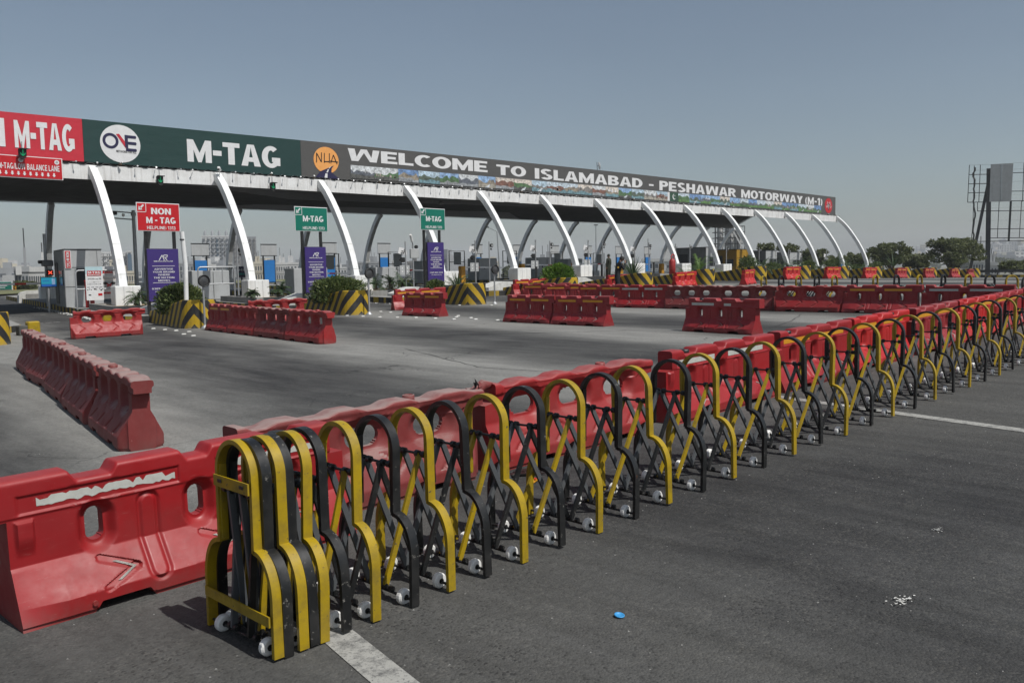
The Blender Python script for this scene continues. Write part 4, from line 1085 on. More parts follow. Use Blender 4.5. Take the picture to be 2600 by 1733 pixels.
# ================================================================ FOLDING GATES
def hoop_mesh(mat):
    p = [(-.282, .01), (-.282, .25)]
    for k in range(1, 12): t = math.pi*k/24; p.append((-.282+.130*(1-math.cos(t)), .25+.185*math.sin(t)))
    p.append((-.147, .437))
    f = MB()
    q = [(0, y, z) for y, z in p]; r = [(0, -y, z) for y, z in p]
    f.ribbon(q, .046, .020, (1, 0, 0), mat); f.ribbon(r[::-1], .046, .020, (1, 0, 0), mat)
    a = [(0, -.147, .43), (0, -.147, .745)]
    for k in range(1, 28): t = math.pi*k/28; a.append((0, -.147*math.cos(t), .745+.147*math.sin(t)))
    a += [(0, .147, .745), (0, .147, .43)]
    f.ribbon(a, .046, .020, (1, 0, 0), mat)
    for s in (-1, 1):
        f.bar((0, s*.130, .44), (0, s*.130, .78), .030, .014, mat, (1, 0, 0))
    f.smooth = set(range(len(f.f))); me = f.mesh('hoop'); me.set_sharp_from_angle(angle=R(30)); return me
HM = {'Y': hoop_mesh(M['yel']), 'B': hoop_mesh(M['blk'])}
rodm = MB(); rodm.tube([(0, -.135, .672), (0, .135, .672)], .007, M['blk'], 6)
for y in (-.105, -.055, .055, .105): rodm.tube([(0, y-.012, .672), (0, y+.012, .672)], .018, M['blk'], 8)
rodm = rodm.mesh('pivot_rod')
axm = MB(); axm.tube([(0, -.285, .036), (0, .285, .036)], .007, M['blk'], 6)
for y in (-.06, .06, -.11, .11): axm.tube([(0, y-.01, .05), (0, y+.01, .05)], .016, M['blk'], 8)
axm = axm.mesh('axle')
wh = MB(); wh.lathe([(.014, -.019), (.031, -.019), (.039, -.010), (.039, .010), (.031, .019), (.014, .019)], M['wheel'], 20, Matrix.Rotation(R(90), 4, 'X'), smooth=False)
wh.tube([(0, -.023, 0), (0, .023, 0)], .0135, M['blk'], 10); whm = wh.mesh('wheel')
def brace_mesh(d, dz, mats, side, down):                 # one scissor bar spanning to the next hoop
    mb = MB(); a, b = (.672, .045) if down else (.045, .672)
    y = side
    if mats == 'Y': mt = M['yel']
    else: mt = M['gbar'] if mats == 'G' else M['blk']
    mb.ribbon([(0, y, a), (d, y, b+dz)], .016, .029, (0, 1, 0), mt)
    return mb.mesh('scissor_bar')
def gate(name, label, stations, group=None):
    """stations: (u, v, ang, colour); ang is the direction of travel to the next hoop"""
    u0, v0 = stations[0][:2]
    t = thing('folding_gate', label, 'gate', (u0, v0, g(u0)), 0, group)
    for i, (u, v, ang, c) in enumerate(stations):
        a = R(ang); o = (u-u0, v-v0, g(u)-g(u0))
        h = link('hoop', HM[c], t, o, a); h.rotation_euler = (random.uniform(-.022, .022), random.uniform(-.025, .025), a+random.uniform(-.03, .03))
        link('pivot_rod', rodm, h); link('axle', axm, h)
        for s in (-1, 1): link('wheel', whm, h, (random.uniform(-.003, .003), s*(.195+random.uniform(-.014, .014)), .039))
        if i+1 < len(stations):
            u2, v2 = stations[i+1][:2]; d = math.hypot(u2-u, v2-v); ah = math.atan2(v2-v, u2-u); dz = g(u2)-g(u)
            cn = stations[i+1][3]
            for (side, down, cc) in ((-.062, False, cn), (-.040, True, 'G' if c == 'Y' else 'B'), (.085, False, 'G' if cn == 'B' else cn), (.063, True, 'G')):
                q = link('scissor_bar', brace_mesh(d, dz, cc, side, down), t, o); q.rotation_euler = (0, 0, ah)
    return t
us_g = [1.83, 1.880, 1.960, 2.012, 2.064, 2.17, 2.345, 2.56, 2.80, 3.06, 3.33, 3.64, 3.98, 4.34, 4.72, 5.12, 5.54, 5.98, 6.47, 6.94, 7.42, 7.96, 8.47, 9.03, 9.60, 10.16, 10.71, 11.26, 11.83, 12.39] + [12.39+.56*i for i in range(1, 13)]
st = []
for i, u in enumerate(us_g): st.append((u-.022, 3.445-.008*max(0, u-6)*(1 if u < 12 else 1), 0, 'YB'[i % 2]))
near_gate = gate('folding_gate', 'long folding gate of yellow and black hoops on white wheels in the foreground', st)
mb = MB(); mb.box((-.030, 0, .712), (.008, .30, .05), M['yel']); pl_ = mb.build('end_plate', near_gate)
for y in (-.10, .09): mb = MB(); mb.box((-.036, y, .715), (.006, .03, .014), M['ink']); mb.build('slot', pl_)
mb = MB(); mb.box((-.030, 0, .175), (.008, .56, .045), M['yel']); mb.build('end_plate', near_gate)
fg = [(803, 1100, 1700), (948, 1098, 1700), (1097, 1093, 1700), (1247, 1090, 1700), (1400, 1088, 1700), (1565, 1083, 1700), (1742, 1080, 1700), (1924, 1080, 1700), (790, 1075, 2100), (985, 1072, 2100), (1190, 1075, 2100), (1387, 1072, 2100), (1573, 1075, 2100)]
st = []
for i, (x, y, ox) in enumerate(fg):
    px = ox+x/3.337; d = ray(px, 703); uu = 22.35 - (0 if i < 10 else .12*(i-9)**1.6)
    k = uu/d.x; rel = [0, 0, 0, 0, 0, 0, 0, 0, 0, 0, -10, -24, -38][i]
    st.append((uu, k*d.y, -90+rel, 'YB'[i % 2]))
while len(st) < 17:
    u, v, a, c = st[-1]; st.append((u+.5*math.cos(R(a)), v+.5*math.sin(R(a)), a, 'YB'[len(st) % 2]))
gate('folding_gate', 'second folding gate whose hoop tops show above the far barrier row', st)
# ================================================================ THINGS ON THE ISLANDS
ORD = ['nearest', 'second', 'third', 'fourth', 'fifth', 'sixth', 'seventh', 'eighth', 'ninth', 'tenth', 'eleventh', 'twelfth', 'thirteenth', 'farthest']
# striped concrete noses with planting inside
def nose(n, kind):
    mb = MB(); half = .46; back = 4.3; NL = 26
    path = []                                            # (x, y, arc, height)
    def hgt(y): return .76 if y < .5 else lerp(.76, .34, min(1, (y-.5)/(back-.5))**.85)
    pts = [(-half-.0, back)] + [(-half, back - (back-.45)*i/12) for i in range(1, 13)]
    for k in range(1, 14):
        t = math.pi + math.pi*k/14; pts.append((half*math.cos(t), .45+.45*math.sin(t)*1.0))
    pts += [(half, .45+(back-.45)*i/12) for i in range(13)]
    L = [0]
    for a, b in zip(pts, pts[1:]): L.append(L[-1]+math.dist(a, b))
    apex = L[13+7] + {0: -.34, 1: -.08, 2: -.55, 3: -.05}.get(n, 0)
    th = .16
    V = []; UV = []; gb = g(axis(n, 22.2))
    for (x, y), l in zip(pts, L):
        h = hgt(y); inner = (x*(half-th)/half, max(y, .45-.45+th) if abs(x) < half-.01 and y < .45 else y)
        if y < .45: inner = (x*(half-th)/half, .45-(.45-y)*(half-th)/half)
        bul = 1.0
        V += [(x*1.04, y-.0, -.06), (x, y, h-.03), (x*.97, y+.004, h), (inner[0], inner[1], h), (inner[0], inner[1], .1)]
    F = []; UVs = []; m_ = M['chev_up'] if kind == 'up' else M['chev_dn']
    for i in range(len(pts)-1):
        a = 5*i; b = a+5; h0, h1 = hgt(pts[i][1]), hgt(pts[i+1][1]); l0, l1 = L[i]-apex, L[i+1]-apex
        F.append((a, b, b+1, a+1)); UVs.append([(l0, 0), (l1, 0), (l1, h1), (l0, h0)])
        F.append((a+1, b+1, b+2, a+2)); UVs.append([(l0, h0), (l1, h1), (l1, h1), (l0, h0)])
        F.append((a+2, b+2, b+3, a+3)); UVs.append([(l0, h0), (l1, h1), (l1, h1), (l0, h0)])
        F.append((a+3, b+3, b+4, a+4)); UVs.append([(l0, h0)]*4)
    mb.add(V, F, m_, uvs=UVs)
    # soil fill
    inn = [V[5*i+4] for i in range(len(pts))]
    mb.add([(x, y, .30) for x, y, z in inn], [tuple(range(len(inn)))], M['soil'])
    o = mb.build('striped_nose_wall', None, (axis(n, 22.2)+.02, 22.2, gb), LA)
    return o
for n in range(14):
    kind = 'up' if n < 4 else 'dn'
    lbs = ['striped nose wall below the red non tag sign, its paint flaking', 'striped nose wall with an upward chevron in front of the first green sign', 'striped nose wall behind the dusty red pair, in front of the second green sign',
           'striped nose wall below the bright green shrub', 'striped nose wall just right of the walking man', 'striped nose wall right of the red canister and its barrier', 'striped nose wall in front of the mustard booth side']
    lb = lbs[n] if n < 7 else 'striped nose wall, %s from the right end of the plaza' % (['first', 'second', 'third', 'fourth', 'fifth', 'sixth', 'seventh'][13-n])
    tag(nose(n, kind), lb, 'concrete wall', 'black and yellow striped nose walls of the islands')
o = nose(-1, 'up'); tag(o, 'striped nose wall cut off by the left edge of the photo', 'concrete wall', 'black and yellow striped nose walls of the islands')

def shrub(loc, rx, ry, rz_, n, mat, size, seed, name='shrub', up=.6):
    rnd = random.Random(seed); mb = MB(); k = mat
    for i in range(n):
        # clumps of upright sprays
        th = rnd.uniform(0, 2*math.pi); ph = rnd.random()**.5; zz = rnd.random()**.75
        rr = ph*(1-(.55*zz)**2)*(.8+.2*math.sin(3*th+seed)+rnd.uniform(-.12, .12))*(.72+.28*math.sin(min(1, zz*3)*math.pi/2))
        p = Vector((rx*rr*math.cos(th), ry*rr*math.sin(th), rz_*zz*(1-.22*ph)+rnd.uniform(-.03, .03)*rz_))
        d = Vector((math.cos(th)*ph*.8+rnd.uniform(-.6, .6), math.sin(th)*ph*.8+rnd.uniform(-.6, .6), up+rnd.uniform(-.4, .6))).normalized()
        s = Vector((rnd.uniform(-1, 1), rnd.uniform(-1, 1), rnd.uniform(-1, 1))).cross(d).normalized()
        l = size*rnd.uniform(.6, 1.5); w_ = size*.26*rnd.uniform(.7, 1.3)
        mb.add([p-s*w_, p+d*l*.5-s*w_*1.1, p+d*l, p+d*l*.5+s*w_*1.1, p+s*w_*.3], [(0, 1, 2, 3, 4)], k)
    t = thing(name, '', 'shrub', loc); mb.build('foliage', t)
    st_ = MB()
    for i in range(7):
        a = rnd.uniform(0, 6.28); q = rnd.uniform(.3, .7)
        st_.tube([(0.05*math.cos(a), .05*math.sin(a), -.05), (rx*q*.5*math.cos(a), ry*q*.5*math.sin(a), rz_*.4), (rx*q*math.cos(a), ry*q*math.sin(a), rz_*.75)], [.02, .014, .006], M['bark'], 5)
    st_.build('stem', t); return t
def frond_plant(loc, n, ln, seed, name='palm', droop=1.0, mat='leafC', trunk=.25, leaf=.16, stiff=False, spread=1.0):
    rnd = random.Random(seed); t = thing(name, '', 'palm', loc); mb = MB()
    for i in range(n):
        a = 2*math.pi*i/n + rnd.uniform(-.3, .3); el = rnd.uniform(.15, 1.35) if not stiff else rnd.uniform(.3, 1.45); l = ln*rnd.uniform(.7, 1.1)
        p = Vector((0, 0, trunk)); d = Vector((math.cos(a)*math.cos(el)*spread, math.sin(a)*math.cos(el)*spread, math.sin(el))).normalized(); prev = p.copy()
        side = Vector((-math.sin(a), math.cos(a), 0)); m_ = 9
        if stiff:                                       # sword leaf
            w_ = .035*rnd.uniform(.7, 1.2); P = []
            for j in range(5):
                f = j/4; q = p+d*l*f+Vector((0, 0, -.10*f*f*l)); ww = w_*(1-f)**.6 if j else w_*.6
                P += [q-side*ww, q+side*ww]
            mb.add(P, [(2*j, 2*j+1, 2*j+3, 2*j+2) for j in range(4)], M[mat]); continue
        for j in range(m_):
            d = (d+Vector((0, 0, -.16*droop))).normalized(); q = prev+d*l/m_
            mb.add([prev-side*.006, prev+side*.006, q+side*.004, q-side*.004], [(0, 1, 2, 3)], M[mat])
            ll = leaf*(1-.75*abs(j/m_-.35))*1.1
            for s in (-1, 1):
                for k in (0, .33, .66):
                    c = prev.lerp(q, k+rnd.uniform(0, .2)); e = c+(side*s*.8+d*.55+Vector((0, 0, rnd.uniform(-.5, .2)))).normalized()*ll*rnd.uniform(.7, 1.2)
                    mb.add([c, c+d*.022, e], [(0, 1, 2)], M[mat])
            prev = q
    mb.build('frond', t); tr = MB(); tr.tube([(0, 0, -.1), (0, 0, trunk+.05)], [.10, .07], M['bark'], 8); tr.build('trunk', t); return t
def put(t, label, cat=None, group=None): tag(t, label, cat, group); return t

def isl(n, v, off=0, z=.2):                              # a point on island n
    a = axis(n, v)+off; return Vector((a, v, g(axis(n, v))+z))
# planting in the noses
def nosep(n, v, off=0): return Vector((axis(n, v)+off, v, g(axis(n, 22.2))+.30))
def nosex(px, v):                                        # same planters, placed along the nose
    x = onv(px, 700, v).x; n = max(0, min(13, round((x-10.83-.185*(v-22))/5.14))); return Vector((x, v, g(axis(n, 22.2))+.30))
NP = 'shrubs in the striped noses'
put(shrub(nosep(0, 24.2, -.02), .80, .75, .92, 5200, M['leafA'], .085, 1), 'wide leafy shrub behind the flaking striped nose, below the red sign', 'shrub', NP)
put(shrub(nosep(1, 24.0, .05), 1.2, .95, .92, 7000, M['leafA'], .08, 2), 'broad dark shrub spilling over the striped nose below the first green sign', 'shrub', NP)
put(frond_plant(nosep(2, 23.7, .1), 34, .95, 3, 'spiky_plant', mat='leafC', stiff=True, trunk=.1), 'spiky long leaved plant in the nose by the second violet advert', 'plant')
put(shrub(nosep(2, 24.6, -.45), .5, .4, .62, 1500, M['leafA'], .07, 4), 'small flowering bush beside the spiky plant under the second green sign', 'shrub')
put(frond_plant(nosep(2, 24.6, .6), 18, .95, 5, 'palm', .8, 'leafC', .25), 'feathery palm behind the spiky plant near the second green sign', 'palm')
put(shrub(nosex(1419, 24.9), .98, .8, 1.08, 8200, M['leafB'], .075, 6), 'large bright green dome shaped shrub in mid picture', 'shrub')
put(frond_plant(nosex(1606, 24.6), 60, 1.15, 7, 'spiky_plant', mat='leafC', stiff=True, trunk=.30), 'tall spiky plant right behind the walking man', 'plant')
put(frond_plant(nosex(1775, 24.6), 26, 1.35, 8, 'palm', .9, 'leafB', .3), 'bright feathery palm right of the red canister', 'palm')
put(frond_plant(nosex(1735, 25.2), 16, 1.0, 9, 'palm', 1.4, 'leafC', .15), 'low dull palm beside the bright feathery one', 'palm')
for k, (px, v, q) in enumerate(((1936, 25, 'behind the nose right of the mustard booth'), (1999, 26, 'left of the eleventh curved leg'), (2030, 27, 'right of the eleventh curved leg'), (2126, 26, 'behind the blue bin'), (2190, 26, 'left of the last white plinth'), (2268, 25, 'right of the last white plinth'), (2080, 30, 'beside the twelfth curved leg'), (2150, 30, 'between the last two curved legs'))):
    put(frond_plant(nosex(px, v), 24, 1.3+.25*((k*7) % 3)/2, 20+k, 'palm' if k != 5 else 'spiky_plant', 1.0+.2*(k % 3), 'leafC', .4+.15*(k % 2), stiff=k == 5), 'palm '+q if k != 5 else 'spiky plant '+q, 'palm' if k != 5 else 'plant', 'palms in the right hand noses')
for k, (px, v) in enumerate(((1960, 28), (2050, 29), (2110, 29), (2175, 28), (2225, 27), (1900, 28))):
    put(shrub(nosex(px, v), .9, .7, .8+.2*(k % 3), 1300, M['leafA'], .10, 60+k), 'shrub on the right hand islands, %s of its row from the left' % ['second', 'third', 'fourth', 'fifth', 'sixth', 'first'][k], 'shrub', 'shrubs on the right hand islands')
# low planters with soil around the plinths, palms in them
for n in range(0, 14):
    a0 = axis(n, 29.0); gz = g(axis(n, 30)); P = lane_rect(n, 28.9, 33.2, 1.0)
    q = ORD[n] if n < 13 else 'last'
    t = thing('planter', 'low grey concrete planter round the %s white plinth from the left' % (ORD[n] if n else 'first'), 'planter', (axis(n, 31), 31, gz), 0, 'planters round the gantry plinths')
    T = Matrix.Translation((-axis(n, 31), -31, -gz)); mb = MB()
    outer = [(x, y) for x, y in P]; c = (axis(n, 31.05), 31.05)
    inner = [(c[0]+(x-c[0])*.86, c[1]+(y-c[1])*.95) for x, y in P]
    z1 = gz+.42
    for i in range(4):
        j = (i+1) % 4; V = [(*outer[i], gz), (*outer[j], gz), (*outer[j], z1), (*outer[i], z1), (*inner[i], z1), (*inner[j], z1), (*inner[j], gz+.2), (*inner[i], gz+.2)]
        mb.add(V, [(0, 1, 2, 3), (3, 2, 5, 4), (4, 5, 6, 7)], M['conc'], T)
    mb.build('wall', t)
    mb = MB(); mb.add([(x, y, gz+.36) for x, y in inner], [(0, 1, 2, 3)], M['soil'], T); mb.build('soil', t)
pal = [(345, 29.4, .62, 'small palm left of the red sign posts'), (712, 29.6, .60, 'palm left of the first violet advert, in the grey planter'), (640, 29.3, .34, 'tuft of small weeds right of the second white plinth'),
       (952, 30.2, .70, 'dark palm left of an orange boom barrier post, near the third white plinth'), (1022, 29.6, .78, 'palm left of the second violet advert'), (992, 30.4, .62, 'palm in front of the orange boom barrier post left of the second violet advert')]
for i, (px, v, s, lb) in enumerate(pal):
    x = onv(px, 700, v).x; put(frond_plant(Vector((x, v, g(x)+.52)), 22, s, 40+i, 'palm', 1.1, 'leafC', .12), lb, 'palm')
# whitewashed concrete mounds ahead of the planters
for n in range(0, 5):
    gz = g(axis(n, 28)); mb = MB(); q = ['left of the red sign posts', 'between the first violet advert and the first grey planter', 'left of the second violet advert', 'behind the bright green shrub', 'behind the tall spiky plant'][n]
    x0 = [-1.1, -1.15, -1.15, -1.1, -1.1][n]
    prof = [(-1.15, .0), (-1.15, .16), (-.35, .42), (.15, .40), (.75, .20), (.75, 0)]
    V = []; 
    for (x, z) in prof: V += [(x, 0, z), (x*.92, 1.0, z*1.0)]
    k = len(prof); mb.add(V, [tuple(2*i for i in range(k))[::-1], tuple(2*i+1 for i in range(k))] + [(2*i, 2*i+1, (2*i+3) % (2*k), (2*i+2) % (2*k)) for i in range(k)], M['whitec'])
    tag(mb.build('concrete_mound', None, (axis(n, 27.6)+.62, 27.3, gz+.15), LA), 'whitewashed concrete mound ' + q, 'concrete block', 'white mounds at the island fronts')

# lane direction signs with adverts on their posts
def lane_sign(n, v, uL, uR, z0, z1, pu, pz0, pz1, words, mat, label, alabel, posts):
    gz = g(uL)+.2; t = thing('lane_direction_sign', label, 'sign', (uL, v, gz))
    W = uR-uL; H_ = z1-z0; zz = z0-gz
    mb = MB()
    for p_ in posts: mb.box((p_-uL, .06, (z1-gz)/2-.2), (.09, .07, z1-gz+.1), M['ink'])
    mb2 = MB(); mb2.box((posts[0]-uL, .06, (z1-gz)/2-.15), (.09, .07, z1-gz+.1), M['blk']); mb2.build('post', t)
    mb2 = MB(); mb2.box((posts[1]-uL, .06, (z1-gz)/2-.15), (.09, .07, z1-gz+.1), M['blk']); mb2.build('post', t)
    mb = MB(); mb.box((W/2, 0, zz+H_/2), (W, .03, H_), M['letter'], bev=.01); mb.box((W/2, -.018, zz+H_/2), (W-.05, .008, H_-.05), M[mat])
    pn = mb.build('panel', t)
    mb = MB()
    s = .22*W
    for a, b in (((.02, H_-s), (s, H_-s+.018)), ((s-.018, H_-s), (s, H_-.02))): mb.box(((a[0]+b[0])/2, -.026, zz+(a[1]+b[1])/2), (b[0]-a[0], .006, b[1]-a[1]), M['letter'])
    c = (s*.48, H_-s*.5); q = s*.26
    mb.bar((c[0]+q, -.026, zz+c[1]+q), (c[0]-q*.4, -.026, zz+c[1]-q*.4), .006, .05, M['letter'], (0, 1, 0))
    mb.prism([(c[0]-q*1.05, zz+c[1]-q*1.05), (c[0]+q*.55, zz+c[1]-q*.9), (c[0]-q*.9, zz+c[1]+q*.55)], .006, M['letter'], Matrix.Translation((0, -.029, 0)))
    for txt, cx_, cz_, w_, h_ in words: put_text(mb, txt, cx_*W-w_*W/2, zz+cz_*H_, w_*W, h_*H_, M['letter'], -.024, .046 if h_ > .15 else .02)
    mb.build('lettering', pn)
    # violet advert
    a0, a1 = pu; w_ = a1-a0; h_ = pz1-pz0; mb = MB()
    mb.box(((a0+a1)/2-uL, -.01, (pz0+pz1)/2-gz), (w_, .08, h_), M['purple'], bev=.006); mb.box(((a0+a1)/2-uL, .02, (pz0+pz1)/2-gz), (w_+.03, .05, h_+.03), M['dkgrey'])
    ad = mb.build('advert_panel', t, None); 
    mb = MB(); cx_ = (a0+a1)/2-uL; top = pz1-gz; y = -.053
    def tx(s_, z, ww, hh, bold=.03): put_text(mb, s_, cx_-ww*w_/2, top-z*h_, ww*w_, hh*h_, M['letter'], y, bold*.5)
    # monogram
    u_ = w_*.1
    for p_, q_ in (((-1.3, -1), (-.35, 1)), ((-.35, 1), (.35, -1)), ((.25, 1), (1.4, 1)), ((1.4, 1), (1.15, .1)), ((1.15, .1), (.3, .1)), ((.5, .1), (1.2, -1)), ((.25, 1), (.0, .2))):
        mb.bar((cx_+p_[0]*u_, y-.003, top-.165*h_+p_[1]*u_*.8), (cx_+q_[0]*u_, y-.003, top-.165*h_+q_[1]*u_*.8), .006, .022, M['letter'], (0, 1, 0))
    tx('MEDIAREALM', .245, .60, .022)
    for z in (.325, .645): mb.box((cx_, y-.002, top-z*h_), (w_*.72, .005, .012), M['letter'])
    for s_, z, ww in (('ADVERTISE', .40, .60), ('YOUR BRAND', .455, .70), ('WHERE', .51, .38), ('THE NATION', .565, .66), ('MOVES', .62, .38)): tx(s_, z, ww, .032, .045)
    tx('0309-854-1234', .775, .80, .032, .04); tx('www.mediarealm.com', .825, .62, .018)
    mb.build('lettering', ad)
    mb = MB(); mb.tube([(cx_-.1, -.06, top-.92*h_), (cx_+.1, -.06, top-.90*h_)], .006, M['stripY'], 5)
    return t
lane_sign(0, 27, 11.22, 12.59, 3.15, 4.03, (11.47, 12.47), .97, 2.60, [('NON', .56, .60, .46, .22), ('M - TAG', .55, .28, .68, .22), ('HELPLINE: 1313', .55, .07, .66, .115)], 'signred',
          'red lane direction sign on black posts above a violet advert', '', (11.50, 12.40))
lane_sign(1, 27, 16.77, 18.14, 3.26, 4.13, (17.12, 18.0), 1.06, 2.70, [('M-TAG', .55, .40, .62, .24), ('HELPLINE: 1313', .56, .08, .66, .12)], 'signgreen',
          'larger left one of two green lane signs, above a violet advert', '', (17.09, 17.86))
lane_sign(2, 27, 22.51, 23.83, 3.43, 4.30, (22.83, 23.70), 1.33, 2.93, [('M-TAG', .53, .40, .62, .24), ('HELPLINE: 1313', .53, .08, .66, .12)], 'signgreen',
          'smaller right one of two green lane signs, above a violet advert', '', (22.74, 23.56))
# convex delineator lamps beside the first noses
def delin(x, y, h, label):
    z = g(x); t = thing('round_delineator', label, 'delineator', (x, y, z), 0, 'round delineators beside the striped noses')
    mb = MB(); mb.tube([(0, 0, 0), (0, 0, h-.1)], .028, M['steel'], 8); mb.lathe([(.12, .0), (.12, .015), (.03, .10)], M['steel'], 4); mb.build('post', t)
    Rm = Matrix.Translation((0, -.02, h)) @ Matrix.Rotation(R(90), 4, 'X')
    mb = MB(); mb.lathe([(.0, -.09), (.10, -.08), (.16, .0), (.165, .06), (.14, .06), (.14, .02)], M['ink'], 20, Rm); mb.build('hood', t)
    mb = MB(); mb.lathe([(.14, .03), (.10, .045), (.0, .055)], M['dkgrey'], 20, Rm); mb.build('lens', t)
delin(10.84, 22.05, 1.27, 'round black delineator in front of the flaking striped nose')
delin(16.17, 21.95, 1.27, 'round black delineator in front of the nose below the first green sign')
delin(21.6, 21.9, 1.22, 'round black delineator right of the nose below the second green sign')
# yellow kerb ends
for x, y, lb, w_ in ((10.15, 27.0, 'short yellow concrete post left of the flaking striped nose', .26), (7.55, 25.1, 'yellow and black concrete kerb end at the left edge', .3)):
    t = MB(); t.box((0, 0, .17), (w_, .26, .36), M['yel'], bev=.03); t.box((-w_*.5-.1, .05, .12), (.22, .3, .26), M['darkconc'], bev=.02)
    tag(t.build('kerb_end', None, (x, y, g(x))), lb, 'kerb post')

# ---- booths
def louvre(mb, x0, x1, z0, z1, y, mat): mb.box(((x0+x1)/2, y, (z0+z1)/2), (x1-x0, .02, z1-z0), mat)
def booth(n, v, w_, d_, h_, mat, label, matside=None, off=0, sign=False, win=True):
    p = isl(n, v, off); t = thing('toll_booth', label, 'toll booth', p, LA); ms = matside or mat
    mb = MB(); mb.slab([(-w_/2, 0), (w_/2, 0), (w_/2, d_), (-w_/2, d_)], 0, h_, M[mat], M[mat])
    mb.box((-w_/2-.012, d_/2, h_/2), (.02, d_-.01, h_-.02), M[ms]); mb.build('wall', t)  # left side skin; on grey booths its shade is put into the colour
    mb = MB(); mb.box((0, d_/2, h_+.03), (w_+.03, d_+.03, .05), M['dkgrey']); mb.build('roof', t)
    mb = MB()
    mb.box((0, -.006, h_*.70), (w_, .012, .012), M['dkgrey']); mb.box((w_*.38, -.006, h_*.86), (.012, .012, h_*.26), M['dkgrey']); mb.box((0, -.006, h_*.36), (w_, .012, .010), M['dkgrey']); mb.build('panel_seam', t)
    if win:
        mb = MB(); mb.box((.12*w_, -.012, h_*.53), (w_*.66, .03, h_*.30), M['glass']); wn_ = mb.build('window', t)
        mb = MB(); 
        for x in (-.21*w_, .12*w_, .45*w_): mb.box((x, -.03, h_*.53), (.03, .02, h_*.31), M['steel'])
        mb.build('frame', wn_)
        mb = MB(); mb.box((-w_/2-.035, d_*.3, h_*.52), (.03, d_*.34, h_*.26), M['glass']); mb.build('window', t)
        mb = MB(); mb.box((-w_/2-.035, d_*.74, h_*.42), (.03, d_*.30, h_*.74), M['dkgrey']); mb.build('door', t)
    return t
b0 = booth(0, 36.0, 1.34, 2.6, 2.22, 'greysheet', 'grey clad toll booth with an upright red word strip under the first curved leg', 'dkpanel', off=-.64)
mb = MB(); mb.box((-.54, -.02, 1.86), (.22, .03, .70), M['letter']); mb.box((-.54, -.035, 1.86), (.18, .01, .66), M['signred'])
sg = mb.build('sign_strip', b0)
mb = MB(); vs, fs = text_mesh('NON M-TAG', .58, .11, .03); mb.add([(c, b, -a) for a, b, c in vs], fs, M['letter'], Matrix.Translation((-.595, -.045, 2.15))); mb.build('lettering', sg)
cab = [(1, 35.8, 1.6, 1.2, 1.25), (2, 36.0, 1.7, 1.2, 1.2), (3, 37.0, 1.3, 1.1, 1.1), (4, 40, 1.3, 1.2, 1.35), (5, 40.5, 1.4, 1.4, 1.4), (6, 40, 1.5, 1.4, 1.4), (7, 42, 1.4, 1.4, 1.4)]
for n, v, w_, d_, h_ in cab:
    t = thing('equipment_cabinet', 'low grey equipment cabinet on the %s island from the left, behind the white plinth' % ORD[n], 'cabinet', isl(n, v, -.55), LA, 'grey cabinets on the islands')
    mb = MB(); mb.box((0, d_/2, h_/2), (w_, d_, h_), M['greysheet'], bev=.02); mb.build('body', t)
    mb = MB(); mb.box((.1, -.012, h_/2), (.012, .02, h_*.9), M['ink']); mb.box((-w_*.2, -.015, h_*.55), (.08, .02, .12), M['ink']); mb.build('door', t)
booth(9, 36.0, 1.25, 3.2, 2.25, 'greysheet', 'grey booth with its side coloured dark for shade, left of the mustard booth', 'dkpanel', off=-.45)
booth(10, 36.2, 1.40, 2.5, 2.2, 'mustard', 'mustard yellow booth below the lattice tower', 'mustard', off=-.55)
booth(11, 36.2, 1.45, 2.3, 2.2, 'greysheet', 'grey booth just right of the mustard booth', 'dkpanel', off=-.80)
booth(12, 36.4, 1.5, 2.0, 2.15, 'greysheet', 'grey booth, second right of the mustard booth', 'dkpanel', off=-1.2)

# ---- camera masts (every island from the third) : plain pole + round camera; pole + white board + signal + notice
def mast(n, label):
    t = thing('signal_mast', label, 'mast', isl(n, 36.6, .50), 0, 'masts with white boards'); h = 3.35-g(axis(n, 36)) -.2 + .95
    h = 2.45
    mb = MB(); mb.tube([(0, 0, 0), (0, 0, h)], .035, M['steel'], 8); mb.build('pole', t)
    mb = MB(); mb.prism([(-.42, h-.62), (-.34, h-.30), (.12, h-.38), (.20, h-.70), (-.1, h-.72)], .02, M['letter'], Matrix.Translation((-.06, .03, 0)) ); mb.build('board', t)
    mb = MB(); mb.tube([(-.18, -.02, h-.66), (-.10, -.06, h-.5), (-.16, -.08, h-.42)], .02, M['ink'], 6); mb.box((-.24, -.05, h-.52), (.12, .05, .05), M['ink']); mb.build('bracket', t)
    mb = MB(); mb.box((-.18, .02, h-.98), (.20, .16, .26), M['ink'], bev=.02); mb.prism([(-.40, h-.98), (-.26, h-.88), (-.26, h-1.06)], .12, M['ink'], Matrix.Translation((0, -.04, 0))); mb.build('signal_head', t)
    mb = MB(); mb.box((-.05, .05, h-1.52), (.66, .03, .50), M['greysheet']); 
    for x in (-.22, .12):
        for z in (-1.42, -1.60): mb.box((x, .03, h+z), (.07, .01, .08), M['letter'])
    mb.build('notice', t)
def pole_cam(n, label):
    t = thing('camera_pole', label, 'camera pole', isl(n, 35.2, .52), 0, 'thin poles with a round camera'); h = 2.35
    mb = MB(); mb.tube([(0, 0, 0), (0, 0, h)], .035, M['steel'], 8); mb.build('pole', t)
    mb = MB(); mb.bar((0, 0, h-.3), (.16, -.02, h-.26), .03, .03, M['ink'], (0, 1, 0)); mb.tube([(.17, -.06, h-.22), (.17, .06, h-.22)], .10, M['ink'], 12); mb.tube([(.17, -.07, h-.22), (.17, -.061, h-.22)], .055, M['greysheet'], 12)
    mb.box((.13, -.02, h-.42), (.07, .06, .10), M['ink']); mb.build('camera', t)
